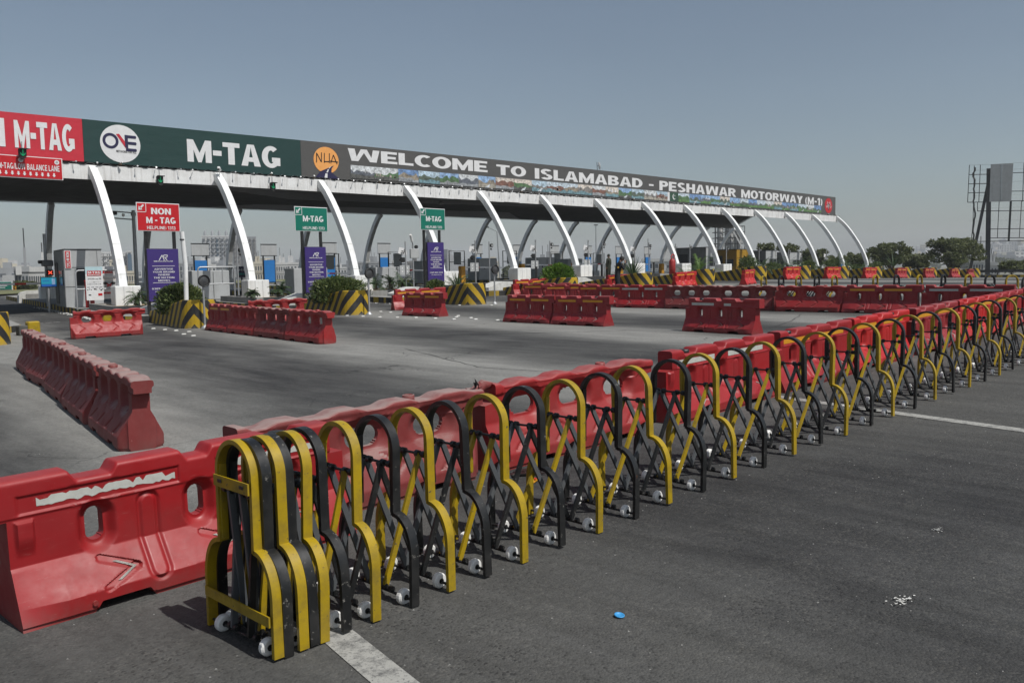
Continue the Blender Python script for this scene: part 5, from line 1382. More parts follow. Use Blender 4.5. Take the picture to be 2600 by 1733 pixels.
for n in range(3, 14): mast(n, 'mast with a white board, black signal and notice on the %s island from the left' % (ORD[n] if n < 13 else 'last'))
for n in (1, 4, 5, 6, 7, 8, 9, 10, 11, 12, 13): pole_cam(n, 'thin pole with a round black camera on the %s island from the left' % (ORD[n] if n < 13 else 'last'))
p = isl(2, 33.5, 1.0, .2); p = Vector((onv(1050, 700, 36.5).x, 36.5, g(29)+.2))
t = thing('camera_mast', 'mast with a white tube camera and a grey box left of the second green sign', 'camera mast', p)
mb = MB(); mb.tube([(0, 0, 0), (0, 0, 2.35)], .04, M['steel'], 8); mb.build('pole', t)
mb = MB(); mb.box((.06, -.05, 1.80), (.60, .12, .50), M['greysheet'], bev=.02); mb.build('box', t)
mb = MB(); mb.tube([(-.12, -.1, 2.45), (-.30, -.2, 2.80)], .07, M['white'], 10); mb.tube([(0, 0, 2.3), (-.14, -.1, 2.45)], .02, M['ink'], 6); mb.tube([(.2, -.1, 2.16), (.2, .02, 2.16)], .09, M['ink'], 12); mb.build('camera', t)
# black frames with grey and blue panels behind the plaza
def panel_frame(n, label):
    t = thing('advert_frame', label, 'advert frame', isl(n, 55.9), 0, 'black advert frames with blue panels')
    z = 3.9-g(axis(n, 55.9))-.2 + .18*(n > 3)
    mb = MB(); 
    for x in (-.45, .45): mb.box((x, .03, z/2), (.08, .08, z), M['blk'])
    mb.build('post', t)
    mb = MB(); mb.box((0, 0, z-.42), (1.24, .04, .80), M['greysheet']); mb.box((0, -.01, z-.02), (1.30, .06, .05), M['blk']); mb.box((0, -.01, z-.83), (1.30, .06, .05), M['blk']); mb.build('panel', t)
    mb = MB(); mb.box((.0, -.02, z-1.92), (.84, .04, 1.55), M['blue']); mb.build('blue_panel', t)
for n in range(2, 14): panel_frame(n, 'black frame with grey over blue panel, %s of its row from the left' % ['', '', 'first', 'second', 'third', 'fourth', 'fifth', 'sixth', 'seventh', 'eighth', 'ninth', 'tenth', 'eleventh', 'twelfth'][n])
# boom barriers
M['armred'] = flat('red arm paint', (.45, .02, .02), .5)
for n in range(2, 11):
    t = thing('boom_barrier', 'orange boom barrier post with a red and white arm, %s from the left' % ORD[n-1], 'boom barrier', isl(n, 38, .45), 0, 'boom barriers across the lanes')
    mb = MB(); mb.box((0, 0, .5), (.34, .30, 1.0), M['yelbox'], bev=.03); mb.build('housing', t)
    mb = MB(); L_ = 3.1
    for k in range(9): mb.box((.2+L_*(k+.5)/9, -.2, .93-.006*k), (L_/9-.002, .04, .075), M['letter'] if k % 4 != 2 else M['armred'])
    mb.build('arm', t)
# black height-frame cages on the middle islands
for n in range(3, 9):
    t = thing('gauge_frame', 'black tube frame holding a grey panel on the %s island from the left' % ORD[n], 'frame', isl(n, 44, -.75), 0, 'black tube frames on the islands')
    mb = MB(); mb.tube([(-.7, 0, 0), (-.7, 0, 1.95), (.7, 0, 1.95), (.7, 0, 0)], .035, M['blk'], 6); mb.tube([(-.7, 0, 1.2), (.7, 0, 1.2)], .025, M['blk'], 6); mb.build('frame', t)
    mb = MB(); mb.box((.05, .0, 1.45), (.62, .05, .85), M['greysheet']); mb.build('panel', t)
# red posts and fire equipment
def post(x, y, z, h, r, mat, label, name='bollard', cat='bollard', group=None):
    mb = MB(); mb.tube([(0, 0, 0), (0, 0, h)], r, M[mat], 12); mb.lathe([(r+.01, h-.06), (r+.01, h), (0, h+.02)], M[mat], 12)
    tag(mb.build(name, None, (x, y, z)), label, cat, group)
q = isl(0, 34.9, -.75); post(q.x, q.y, q.z, 1.05, .07, 'redpost', 'taller dark red bollard by the left corner of the first booth', group='red bollards')
q = isl(0, 34.6, -.62); post(q.x, q.y, q.z, .82, .08, 'redpost', 'shorter red bollard by the left corner of the first booth', group='red bollards')
q = isl(0, 35.6, .62); post(q.x, q.y, q.z, .5, .12, 'redpost', 'short wide red bollard under the hanging posters', group='red bollards')
p = onv(1707, 700, 26.0); t = thing('hydrant', 'red canister with a curved pipe on top, left of the bright palm', 'fire canister', (p.x, 26, g(p.x)+.1))
mb = MB(); mb.lathe([(.0, 0), (.17, 0), (.17, 1.05), (.12, 1.15), (.05, 1.18)], M['redpost'], 16); mb.build('body', t)
mb = MB(); mb.tube([(-.05, 0, 1.1), (-.12, 0, 1.3), (.05, 0, 1.42), (.2, 0, 1.36), (.12, 0, 1.2)], .035, M['redpost'], 8); mb.build('pipe', t)
p = onv(2127, 690, 30); t = thing('litter_bin', 'blue bin between palms near the right end of the plaza', 'bin', (p.x, 30, g(p.x)+.2))
mb = MB(); mb.box((0, 0, .42), (.62, .55, .84), M['bluebin'], bev=.05); mb.build('body', t); mb = MB(); mb.box((0, 0, .88), (.68, .6, .08), M['bluebin'], bev=.03); mb.build('lid', t)
for i, (px, v) in enumerate(((1540, 30), (1528, 30), (1660, 31), (1362, 31.0))):
    p = onv(px, 700, v); post(p.x, v, g(p.x)+.1, 1.0, .06, 'ink', ['black bollard left of the standing man', 'black bollard farther left of the standing man', 'black bollard right of the spiky plant', 'dark bollard right of the sixth white plinth'][i], group='black bollards')

# ---- left lane: mast with cross signal, screen, siren, boom arm, concrete block
p = onv(118, 700, 39.0); bx = Vector((p.x, 39.0, g(p.x)+.2))
t = thing('signal_mast', 'steel mast with a lit red cross signal left of the first booth', 'mast', bx)
mb = MB(); mb.tube([(0, 0, 0), (0, 0, 3.0)], .06, M['steel'], 8); mb.build('pole', t)
q = onv(126, 692, 38.8)-bx; mb = MB(); mb.box((q.x, q.y, q.z), (.26, .14, .24), M['ink'], bev=.01); sg = mb.build('signal_head', t)
mb = MB(); rx_ = glow('red cross lamps', (1, .10, .05), 1.6)
mb.bar((q.x-.07, q.y-.08, q.z-.06), (q.x+.07, q.y-.08, q.z+.06), .01, .03, rx_, (0, 1, 0)); mb.bar((q.x-.07, q.y-.081, q.z+.06), (q.x+.07, q.y-.081, q.z-.06), .01, .03, rx_, (0, 1, 0)); mb.build('cross', sg)
q = onv(120, 668, 38.8)-bx; mb = MB(); mb.box((q.x, q.y, q.z), (.42, .26, .26), M['dkpanel'], bev=.04); mb.tube([(q.x-.2, q.y, q.z+.05), (q.x-.34, q.y, q.z+.05)], .07, M['ink'], 8); mb.build('camera', t)
p = onv(124, 716, 37.6); t = thing('information_screen', 'lit blue information screen left of the first booth', 'screen', p)
mb = MB(); mb.box((0, .03, 0), (.60, .06, .40), M['ink'], bev=.01); mb.build('housing', t)
mb = MB(); e1 = glow('screen cyan', (.02, .42, .62), .35); e2 = glow('screen blue', (.02, .16, .62), .35); e3 = glow('screen pale', (.4, .6, .9), .45)
mb.box((0, -.004, .05), (.56, .01, .26), e1); mb.box((0, -.004, -.13), (.56, .01, .09), e2); mb.box((.17, -.012, .02), (.12, .008, .24), e3); mb.box((-.1, -.012, .05), (.24, .008, .025), e2); mb.build('display', t)
mb = MB(); mb.tube([(0, .08, -.1), (0, .08, -1.3)], .05, M['steel'], 8); mb.build('post', t)
t = thing('boom_barrier', 'orange boom barrier box with a dark red and white arm closing the left lane', 'boom barrier', (isl(0, 38.2, -1.0)))
mb = MB(); mb.box((0, 0, .6), (.42, .36, 1.2), M['yelbox'], bev=.03); mb.build('housing', t)
mb = MB()
for k in range(12): mb.box((-.2-.42*(k+.5), .1, .93+.0*k), (.418, .05, .075), M['letter'] if k % 3 else M['armred'])
mb.build('arm', t)
q = isl(0, 41, -.6, 0); mb = MB()
pr = [(-.75, .0), (-.72, .48), (-.62, .62), (-.3, .70), (.72, .74), (.78, 0)]
mb.prism(pr, .9, M['whitec']); mb.box((-.1, -.03, .34), (.6, .06, .42), M['conc'], bev=.02)
tag(mb.build('concrete_block', None, (onv(84, 700, 51.5).x, 51.5, g(12)), LA), 'whitewashed rounded concrete block at the far left lane', 'concrete block')
# railing with posters in front of the first booth
def rail(x0, y, x1, z, h, bars, label, rz=LA):
    t = thing('pipe_railing', label, 'railing', (x0, y, z), rz); W = x1-x0; mb = MB(); r = .1
    mb.tube([(0, 0, 0), (0, 0, h-r), (.03, 0, h-.03), (r, 0, h), (W-r, 0, h), (W-.03, 0, h-.03), (W, 0, h-r), (W, 0, 0)], .032, M['steel'], 8)
    mb.tube([(0, 0, h*.52), (W, 0, h*.52)], .026, M['steel'], 8)
    for k in range(bars): mb.tube([((k+1)*W/(bars+1), 0, h*.52), ((k+1)*W/(bars+1), 0, h)], .02, M['steel'], 6)
    mb.build('rail', t); return t
p0 = onv(192, 785, 33.0); q0 = isl(0, 33, 0)
rail(onv(192, 700, 33.3).x, 33.3, onv(192, 700, 33.3).x+1.7, q0.z, 1.42, 0, 'bent steel pipe railing carrying posters in front of the first booth')
pr_ = onv(496, 725, 33.4)
rail(onv(503, 700, 33.0).x, 33.0, onv(588, 700, 33.0).x, g(15)+.25, 1.40, 2, 'bent steel pipe railing with two uprights left of the second white plinth')
def poster(pc, w_, h_, label, draw, name='poster'):
    t = thing(name, label, 'poster', pc, LA); mb = MB(); mb.box((0, 0, 0), (w_, .012, h_), M['letter']); pn = mb.build('sheet', t); mb = MB(); draw(mb, w_, h_); mb.build('print', pn)
cyan = flat('pale cyan print', (.42, .58, .62), .6)
def d1(mb, w_, h_):
    mb.box((0, -.009, h_*.40), (w_, .006, h_*.2), cyan); mb.box((.0, -.013, h_*.305), (w_*.80, .006, h_*.15), M['signred'])
    put_text(mb, 'M-TAG', -w_*.36, h_*.295, w_*.72, h_*.065, M['letter'], -.018, .05); put_text(mb, 'MANDATORY', -w_*.36, h_*.245, w_*.72, h_*.03, M['letter'], -.018, .05)
    put_text(mb, '2026', -w_*.38, h_*.12, w_*.40, h_*.045, M['ink'], -.010, .0); put_text(mb, '15', w_*.26, h_*.12, w_*.14, h_*.045, M['ink'], -.010, .0); put_text(mb, '\u0646\u0648\u062c', w_*.05, h_*.115, w_*.18, h_*.04, M['ink'], -.010, .0)
    rnd = random.Random(4)
    for r_ in range(2):
        for k in range(7): mb.box((-w_*.38+w_*.76*k/6.5, -.010, h_*(.04-.06*r_)), (w_*rnd.uniform(.04, .1), .004, h_*rnd.uniform(.006, .02)), M['ink'])
    for k in range(4): mb.box((-w_*.36+k*w_*.24, -.010, -h_*.11), (w_*.17, .004, h_*.014), M['navy'])
    for k in range(14): mb.box((-w_*.45+w_*.9*rnd.random(), -.011, -h_*(.15+.06*rnd.random())), (w_*.06, .004, h_*.02), M['ink'])
    mb.box((-w_*.3, -.010, -h_*.34), (w_*.14, .004, h_*.03), M['ink']); mb.box((w_*.30, -.010, -h_*.33), (w_*.24, .004, h_*.07), M['signred'])
def d2(mb, w_, h_):
    mb.box((0, -.010, h_*.33), (w_*.84, .006, h_*.09), M['signred']); put_text(mb, '\u062e\u0628\u0631\u062f\u0627\u0631', -w_*.28, h_*.30, w_*.5, h_*.06, M['letter'], -.016, .02)
    disc(mb, w_*.34, h_*.33, w_*.10, w_*.10, M['letter'], -.016); rnd = random.Random(9)
    for k in range(10): mb.box((-w_*.4+w_*.8*k/9.5, -.010, h_*.24), (w_*.05, .004, h_*.012), M['ink'])
    mb.box((0, -.010, h_*.155), (w_*.98, .004, h_*.006), M['stripY']); mb.box((0, -.010, h_*.09), (w_*.98, .004, h_*.006), M['stripY'])
    for k in range(11): mb.box((-w_*.4+w_*.8*k/10.5, -.010, h_*.12), (w_*.05, .004, h_*.014), M['ink'])
    mb.box((0, -.010, -h_*.06), (w_*.98, .005, h_*.24), M['greysheet'])
    for s in (-1, 1): disc(mb, s*w_*.25, -h_*.02, w_*.16, h_*.04, M['ink'], -.016)
    for a in (-1, 1): mb.bar((-w_*.16, -.02, -h_*.08-a*h_*.04), (w_*.16, -.02, -h_*.08+a*h_*.04), .006, .04, M['signred'], (0, 1, 0))
    mb.box((.0, -.010, -h_*.32), (w_*.84, .006, h_*.06), M['signred']); put_text(mb, '\u062e\u0628\u0631\u062f\u0627\u0631', -w_*.28, -h_*.34, w_*.5, h_*.035, M['letter'], -.016, .02)
pc = onv(240, 719.5, 33.1); poster(pc, .58, 1.22, 'hanging pale blue and white poster with a red heading on the pipe railing', d1)
pc = onv(277, 717, 33.25); poster(pc, .53, 1.20, 'hanging warning poster with a red Urdu heading beside the pale blue poster', d2)
# grey mast with cameras on an arm, white pole
p = onv(334, 800, 40); t = thing('camera_mast', 'tall grey mast with two thin arms carrying cameras, left of the red sign', 'camera mast', (16.49, 40, g(16.5)+.2)); h = 4.75-g(16.5)
mb = MB(); mb.tube([(0, 0, 0), (0, 0, h-.2)], [.09, .075], M['steel'], 12); mb.lathe([(.11, h-.45), (.11, h-.3)], M['steel'], 12); mb.build('pole', t)
mb = MB(); mb.tube([(0, 0, h-.32), (-.9, 0, h-.28)], .03, M['steel'], 6); mb.tube([(0, 0, h-.62), (-.9, 0, h-.58)], .03, M['steel'], 6); mb.build('arm', t)
mb = MB(); mb.box((-.88, -.05, h-.36), (.24, .16, .16), M['dkgrey'], bev=.02); mb.build('camera', t); mb = MB(); mb.lathe([(0, -.09), (.06, -.06), (.06, .05)], M['white'], 10, Matrix.Translation((-.45, 0, h-.42))); mb.build('dome_camera', t)
p = onv(475, 757, 23.3); t = MB(); zt = onv(462, 588, 23.3).z
t.tube([(-.03, 0, -.3), (0, 0, (zt-p.z)/2), (-.06, 0, zt-p.z)], .062, M['white'], 14); t.tube([(-.06, 0, zt-p.z-.24), (-.06, 0, zt-p.z-.20)], .066, M['dkgrey'], 14)
tag(t.build('white_pole', None, p), 'plain leaning white pole right of the red sign', 'pole')
# small advert screen and orange things far behind
p = onv(614, 690, 45); t = thing('information_screen', 'small dark screen with white and teal letters behind the second curved leg', 'screen', p)
mb = MB(); mb.box((0, 0, 0), (.62, .05, .62), M['navy']); pn = mb.build('display', t); mb = MB(); put_text(mb, 'M-TAG', -.26, .05, .52, .12, M['letter'], -.03, .04); put_text(mb, 'ZINDAGI', -.26, -.17, .52, .11, flat('teal print', (.02, .4, .35), .5), -.03, .04); mb.build('lettering', pn)
mb = MB(); mb.box((0, .05, -.8), (.08, .08, 1.7), M['blk']); mb.build('post', t)
# small red lane-closure barriers seen through the lanes
for i, (px, v) in enumerate(((540, 52), (970, 50), (2545, 50))):
    if i == 2: continue
    u = onv(px, 700, v).x; barrier('red', u, v, 0, ['small looking red barrier in the far lane behind the pipe railing', 'red and orange barrier below the blue panel right of the first green sign'][i], 'W', L=1.5)
# reflector studs on the concrete apron
sm_ = MB(); sm_.slab([(-.055, -.04), (.055, -.04), (.055, .04), (-.055, .04)], 0, .006, M['conc']); sm_.add([(-.055, -.035, .004), (.055, -.035, .004), (.055, .035, .004), (-.055, .035, .004), (-.04, -.02, .026), (.04, -.02, .026), (.04, .02, .026), (-.04, .02, .026)], [(0, 1, 5, 4), (1, 2, 6, 5), (2, 3, 7, 6), (3, 0, 4, 7), (4, 5, 6, 7)], M['whitec']); sme = sm_.mesh('road_stud')
sp = [(10.06, 23.48), (10.04, 22.71), (10.04, 22.04), (10.04, 21.3), (9.6, 20.66), (9.5, 19.94), (15.53, 22.23), (15.5, 21.37), (15.52, 20.57), (15.64, 19.9), (15.79, 19.23), (15.8, 18.4), (17.21, 22.75), (17.07, 22.05), (16.75, 18.5), (16.41, 18.2), (15.8, 17.62), (16.32, 17.5), (15.99, 16.96), (15.99, 16.13), (20.62, 22.69), (20.95, 21.42), (20.95, 20.63), (2.6, 12.7), (2.75, 13.6), (2.4, 13.1)]
for i, (x, y) in enumerate(sp): tag(link('road_stud', sme, None, (x, y, g(x)), LA), 'small white reflector stud on the pale concrete', 'road stud', 'white reflector studs')
# ================================================================ PEOPLE
def ground_px(x, y, off=0.):
    d = ray(x, y); t = 1.0
    while t < 900:
        p = d*t
        if CAMZ+p.z < g(p.x)+off: return Vector((p.x, p.y, CAMZ+p.z))
        t += .02
    return None
def skin_body(name, joints, edges, radii, mats, parent, sub=2):
    me = bpy.data.meshes.new(name); me.from_pydata(joints, edges, []); o = link(name, me)
    md = o.modifiers.new('s', 'SKIN'); ss = o.modifiers.new('u', 'SUBSURF'); ss.levels = sub; ss.render_levels = sub
    for i, r_ in enumerate(radii): o.data.skin_vertices[0].data[i].radius = r_ if isinstance(r_, tuple) else (r_, r_)
    o.data.skin_vertices[0].data[0].use_root = True
    dg = bpy.context.evaluated_depsgraph_get(); dg.update()
    m2 = bpy.data.meshes.new_from_object(o.evaluated_get(dg)); bpy.data.objects.remove(o)
    m2.materials.clear()
    for m in mats[0]: m2.materials.append(m)
    for p in m2.polygons: p.material_index = mats[1](p.center); p.use_smooth = True
    b = link(name, m2, parent); return b
M['skin'] = flat('skin', (.17, .085, .05), .55); M['uni'] = paint('black uniform cloth', (.010, .011, .014), .85, (.03, .03, .03), .4, 14); M['boot'] = flat('black boot', (.01, .01, .01), .4)
M['hair'] = flat('black hair', (.008, .007, .006), .7); M['olive'] = paint('dark olive cloth', (.022, .026, .016), .9, (.05, .05, .03), .4, 14)
def person(loc, ang, pose, label, cloth, scale=1.0, cap=False):
    t = thing('person', label, 'person', loc, ang); J = []; E_ = []; RR = []; K = {}
    def j(n, p, r_, par=None):
        K[n] = len(J); J.append(tuple(k*scale for k in p)); RR.append(tuple(k*scale for k in r_) if isinstance(r_, tuple) else r_*scale)
        if par is not None: E_.append((K[par], K[n]))
    P = pose; up = P['lean']
    j('pel', (0, 0, .93), (.135, .105)); j('wai', (up*.3, 0, 1.06), (.13, .10), 'pel'); j('che', (up*.75, 0, 1.27), (.155, .115), 'wai'); j('sho', (up*1.05, 0, 1.42), (.13, .09), 'che')
    j('nek', (up*1.3, 0, 1.50), .055, 'sho')
    hx_, hz = P['head']; j('hd0', (up*1.3+hx_*.4, 0, 1.56), .075, 'nek'); j('hd1', (up*1.3+hx_, 0, hz-.10), (.095, .088), 'hd0'); j('hd2', (up*1.3+hx_*1.1, 0, hz-.02), (.065, .07), 'hd1')
    j('nos', (up*1.3+hx_+.095, 0, hz-.125), .014, 'hd1')
    for s, nm in ((1, 'l'), (-1, 'r')):
        a = P['arm_'+nm]; j('a1'+nm, (up, s*.17, 1.41), .062, 'sho'); j('a2'+nm, (a[0][0], s*a[0][1], a[0][2]), .048, 'a1'+nm); j('a3'+nm, (a[1][0], s*a[1][1], a[1][2]), .033, 'a2'+nm)
        d = Vector(a[2]).normalized(); h0 = Vector((a[1][0], s*a[1][1], a[1][2])); pm_ = h0+d*.05; j('pm'+nm, tuple(pm_), (.034, .020), 'a3'+nm)
        for q in range(4):
            o = (q-1.5)*.018; f1 = pm_+d*(.055-.004*abs(q-1.3))+Vector((0, 0, o)) if abs(d.z) < .6 else pm_+d*(.055-.004*abs(q-1.3))+Vector((o, 0, 0))
            j('f%d%s' % (q, nm), tuple(f1), .009, 'pm'+nm); f2 = f1+(d+Vector((-.3*s*0, -s*.7, 0))).normalized()*.03; j('g%d%s' % (q, nm), tuple(f2), .008, 'f%d%s' % (q, nm))
        th_ = h0+d*.035+Vector((.03 if abs(d.z) >= .6 else 0, -s*.012, .03 if abs(d.z) < .6 else 0)); j('th'+nm, tuple(th_), .010, 'pm'+nm)
        l = P['leg_'+nm]; j('l0'+nm, (0, s*.085, .86), .10, 'pel'); j('l1'+nm, (l[0][0], s*.09, l[0][1]), .070, 'l0'+nm); j('l2'+nm, (l[1][0], s*.09, l[1][1]), .052, 'l1'+nm); j('l3'+nm, (l[1][0]+.02, s*.09, l[1][1]-.05), .048, 'l2'+nm); j('l4'+nm, (l[2][0], s*.10, l[2][1]), (.045, .03), 'l3'+nm)
    def mt(c):
        z = c.z/scale
        hd = Vector(J[K['hd1']]); 
        if (c-hd).length < .16*scale and c.z > J[K['nek']][2]: return 1
        for nm in 'lr':
            if (c-Vector(J[K['pm'+nm]])).length < .095*scale and (c-Vector(J[K['a3'+nm]])).dot(Vector(J[K['pm'+nm]])-Vector(J[K['a3'+nm]])) > -.0: return 1
            if c.z < J[K['l3'+nm]][2]+.06*scale and abs(c.x-J[K['l3'+nm]][0]) < .22*scale and (c.y > 0) == (nm == 'l'): return 2
        return 0
    skin_body('body', J, E_, RR, ([M[cloth], M['skin'], M['boot']], mt), t)
    h = Vector(J[K['hd1']]); tilt = Matrix.Rotation(P.get('tilt', .3), 4, 'Y')
    mb = MB(); prof = [(.0, .118), (.045, .112), (.078, .088), (.096, .05), (.101, .01), (.094, -.03)]
    mb.lathe([(a*scale, b*scale) for a, b in prof], M['hair' if not cap else cloth], 14, Matrix.Translation(h+Vector((-.014*scale, 0, .005*scale))) @ tilt); mb.build('hair' if not cap else 'cap', t)
    mb = MB()
    for s in (-1, 1): mb.box((h.x-.005, s*.098*scale, h.z-.02), (.028*scale, .014*scale, .05*scale), M['skin'], bev=.005)
    mb.build('ear', t)
    mb = MB()
    for s in (-1, 1): mb.box((h.x+.086*scale, s*.034*scale, h.z-.0), (.012*scale, .022*scale, .012*scale), M['ink'])
    mb.box((h.x+.084*scale, 0, h.z-.065*scale), (.010*scale, .045*scale, .008*scale), M['bannerred']); mb.build('face', t)
    return t
wp = ground_px(1567, 762)
walk = dict(lean=.10, head=(.085, 1.70), tilt=.55, arm_l=[(.05, .24, 1.15), (.06, .25, .92), (.2, 0, -1)], arm_r=[(.20, .22, 1.20), (.30, .10, 1.44), (.1, .25, 1)],
            leg_l=[(.16, .48), (.20, .10), (.36, .045)], leg_r=[(-.02, .50), (-.26, .16), (-.17, .06)])
right_ang = math.atan2(-.716, .698)
t = person(wp, right_ang+.25, walk, 'man in black uniform walking with bowed head and one hand at his face', 'uni', .905)
mb = MB(); mb.box((.36*.905, -.075*.905, 1.50*.905), (.012, .065, .12), M['ink'], bev=.004); mb.build('phone', t)
mb = MB(); disc(mb, 0, 0, .035, .035, M['mustard'], 0, .004, 14); q = mb.build('badge', t, (-.02, -.175, 1.28*.905)); 
d = ray(1546, 668); sp_ = None; t_ = 20.
while t_ < 60:
    p = d*t_
    if CAMZ+p.z > g(p.x)+.2+1.52: t_ += .05; continue
    break
k_ = 29.5/ray(1546, 700).y; p = ray(1546, 700)*k_
stand = dict(lean=.0, head=(.02, 1.72), tilt=.05, arm_l=[(.0, .25, 1.16), (.03, .24, .92), (.1, 0, -1)], arm_r=[(.02, .25, 1.16), (.05, .22, .93), (.1, 0, -1)],
             leg_l=[(.02, .48), (.0, .10), (.13, .04)], leg_r=[(-.0, .48), (-.03, .10), (.10, .04)])
person((p.x, p.y, g(p.x)+.12), right_ang+2.4, stand, 'man in dark olive clothes and cap standing on the island behind the walking man', 'olive', .87, cap=True)

# ================================================================ BACKGROUND
def tree(loc, rx, rz_, label, seed, n=3600, size=.24, group='trees beyond the plaza', mat='leafT', flat_=False, base=.32, cat='tree'):
    rnd = random.Random(seed); t = thing('tree', label, cat, loc, 0, group); H_ = rz_*2
    tr = MB(); mb = MB()
    tr.tube([(0, 0, -.5), (.1, 0, H_*.2), (-.05, .1, H_*.42)], [.03*H_, .022*H_, .016*H_], M['bark'], 7)
    cl = []
    n = int(n*1.9)
    for i in range(36):
        a = rnd.uniform(0, 6.28); q = rnd.random()**.6; zc = H_*(base+.12+rnd.random()*(.80-base)); rr = rx*q*.78*(1-.45*abs((zc/H_-.6)/.5)**2)
        c = Vector((rr*math.cos(a), rr*math.sin(a), zc)); cl.append((c, rx*rnd.uniform(.13, .30), H_*rnd.uniform(.05, .11)))
        tr.tube([(0, 0, H_*rnd.uniform(.15, .4)), tuple(c*.55+Vector((0, 0, H_*.12))), tuple(c)], [.010*H_, .006*H_, .003*H_], M['bark'], 5)
    for i in range(n):
        c, cr, ch = cl[rnd.randrange(len(cl))]; a = rnd.uniform(0, 6.28); z = rnd.uniform(-1, 1); q = math.sqrt(1-z*z)*rnd.random()**.35
        p = c+Vector((cr*q*math.cos(a), cr*q*math.sin(a), ch*z*(1.3 if z > 0 else .8)))
        d = Vector((rnd.uniform(-1, 1), rnd.uniform(-1, 1), rnd.uniform(-.3, 1))).normalized(); s = d.cross(Vector((rnd.uniform(-1, 1), rnd.uniform(-1, 1), rnd.uniform(-1, 1)))).normalized()
        l = size*rnd.uniform(.5, 1.3); w_ = l*.28
        mb.add([p-s*w_, p+d*l-s*w_*.2, p+d*l*.8+s*w_*.6, p+s*w_], [(0, 1, 2, 3)], M[mat])
    mb.build('crown', t); tr.build('trunk', t); return t
def far_tree(x0, x1, yt, dist, label, seed, **k):
    a = far((x0+x1)/2, yt, dist); rx = (x1-x0)/2*dist/2250; z0 = terr(a.x, a.y); H_ = a.z-z0
    tree((a.x, a.y, z0), rx, H_/2, label, seed, **k)
far_tree(2205, 2318, 618, 104, 'spreading acacia just right of the last curved leg', 1, n=5200)
far_tree(2290, 2372, 645, 110, 'low dark tree between the two spreading acacias', 2, n=2600)
far_tree(2345, 2492, 606, 106, 'spreading acacia left of the empty billboard frame', 3, n=6200)
far_tree(2395, 2460, 640, 100, 'small tree under the spreading acacia by the billboard frame', 33, n=1800)
far_tree(2538, 2600, 664, 98, 'low round tree right of the billboard pole', 4, n=2600)
far_tree(2585, 2660, 662, 104, 'dark tree cut by the right edge of the photo', 5, n=2400)
far_tree(1920, 1972, 618, 116, 'pale green tree top above the grey booth right of the mustard one', 6, n=2600)
far_tree(1965, 2040, 622, 118, 'pale green tree top between the tenth and eleventh curved legs', 7, n=3000)
far_tree(2025, 2108, 634, 112, 'tree behind the eleventh curved leg', 8, n=3200)
far_tree(2090, 2160, 648, 108, 'low tree behind the blue bin', 9, n=2600)
far_tree(2140, 2215, 642, 112, 'tree behind the last but one curved leg', 10, n=2800)
far_tree(32, 90, 713, 118, 'round dark tree in front of the white building at the left', 11, n=2600)
far_tree(-10, 30, 722, 150, 'low bush at the left edge of the photo', 12, n=1200)
far_tree(1272, 1312, 676, 300, 'hazy tree behind the bright green shrub', 13, n=900, size=.9)
far_tree(1560, 1600, 672, 280, 'hazy tree seen behind the walking man', 14, n=900, size=.9)

# buildings -------------------------------------------------
M['bwhite'] = paint('pale render', (.50, .50, .49), .85, (.3, .29, .27), .4, .3, streak=.3); M['bgrey'] = paint('grey render', (.27, .28, .29), .85, (.18, .18, .18), .4, .3, streak=.3)
M['bbeige'] = paint('cream render', (.50, .46, .37), .85, (.33, .28, .2), .4, .3); M['bbrown'] = paint('raw concrete frame', (.20, .19, .18), .9, (.12, .12, .12), .5, .3)
M['bglass'] = flat('blue grey curtain glass', (.06, .11, .16), .25); M['win'] = flat('far window', (.045, .055, .065), .3)
winb = {}
def building(x0, x1, yt, dist, mat, label, floors=3, bays=4, depth=14, name='building', extra=None, group=None, win=True, roofbits=1, seed=0):
    a = far(x0, yt, dist); b = far(x1, yt, dist); c = (a+b)/2; z0 = terr(c.x, c.y)-1; W = (b-a).length; H_ = c.z-z0
    ang = math.atan2(b.y-a.y, b.x-a.x); t = thing(name, label, 'building', (c.x, c.y, z0), ang, group); rnd = random.Random(seed+int(x0))
    mb = MB(); mb.box((0, depth/2, H_/2), (W, depth, H_), M[mat]); 
    fh = min(3.1, H_/floors) if H_/floors > 3.3 else H_/floors
    for k in range(1, floors): mb.box((0, -.12, H_-k*fh), (W+.1, .3, .25), M[mat])
    mb.build('wall', t)
    mb = MB(); mb.box((0, depth/2, H_+.45), (W+.3, depth+.3, .12), M[mat]); 
    for (xx, yy, ww, dd) in ((0, -.1, W+.3, .15), (0, depth, W+.3, .15), (-W/2, depth/2, .15, depth), (W/2, depth/2, .15, depth)): mb.box((xx, yy, H_+.4), (ww, dd, .8), M[mat])
    mb.build('roof', t)
    for k in range(roofbits):
        mb = MB(); ww = W*rnd.uniform(.12, .3); hh = rnd.uniform(1.6, 3); xx = rnd.uniform(-W*.35, W*.35); mb.box((xx, depth*.5, H_+.8+hh/2), (ww, depth*.4, hh), M[mat]); mb.tube([(xx, depth*.4, H_+hh), (xx, depth*.4, H_+hh+rnd.uniform(1.5, 4))], .08, M['dkgrey'], 4); mb.build('stair_head', t)
    if win:
        key = (round(W/bays, 1), round(fh, 1))
        if key not in winb:
            m2 = MB(); m2.box((0, 0, 0), (W/bays*.52, .1, fh*.5), M['win']); m2.box((0, -.15, -fh*.29), (W/bays*.6, .4, fh*.07), M['bwhite']); winb[key] = m2.mesh('window')
        tot = 0
        for f in range(floors):
            for q in range(bays):
                if tot >= 98: break
                tot += 1; link('window', winb[key], t, (-W/2+W*(q+.5)/bays, -.04, H_-fh*(f+.5)))
    if extra: extra(t, W, H_, depth)
    return t
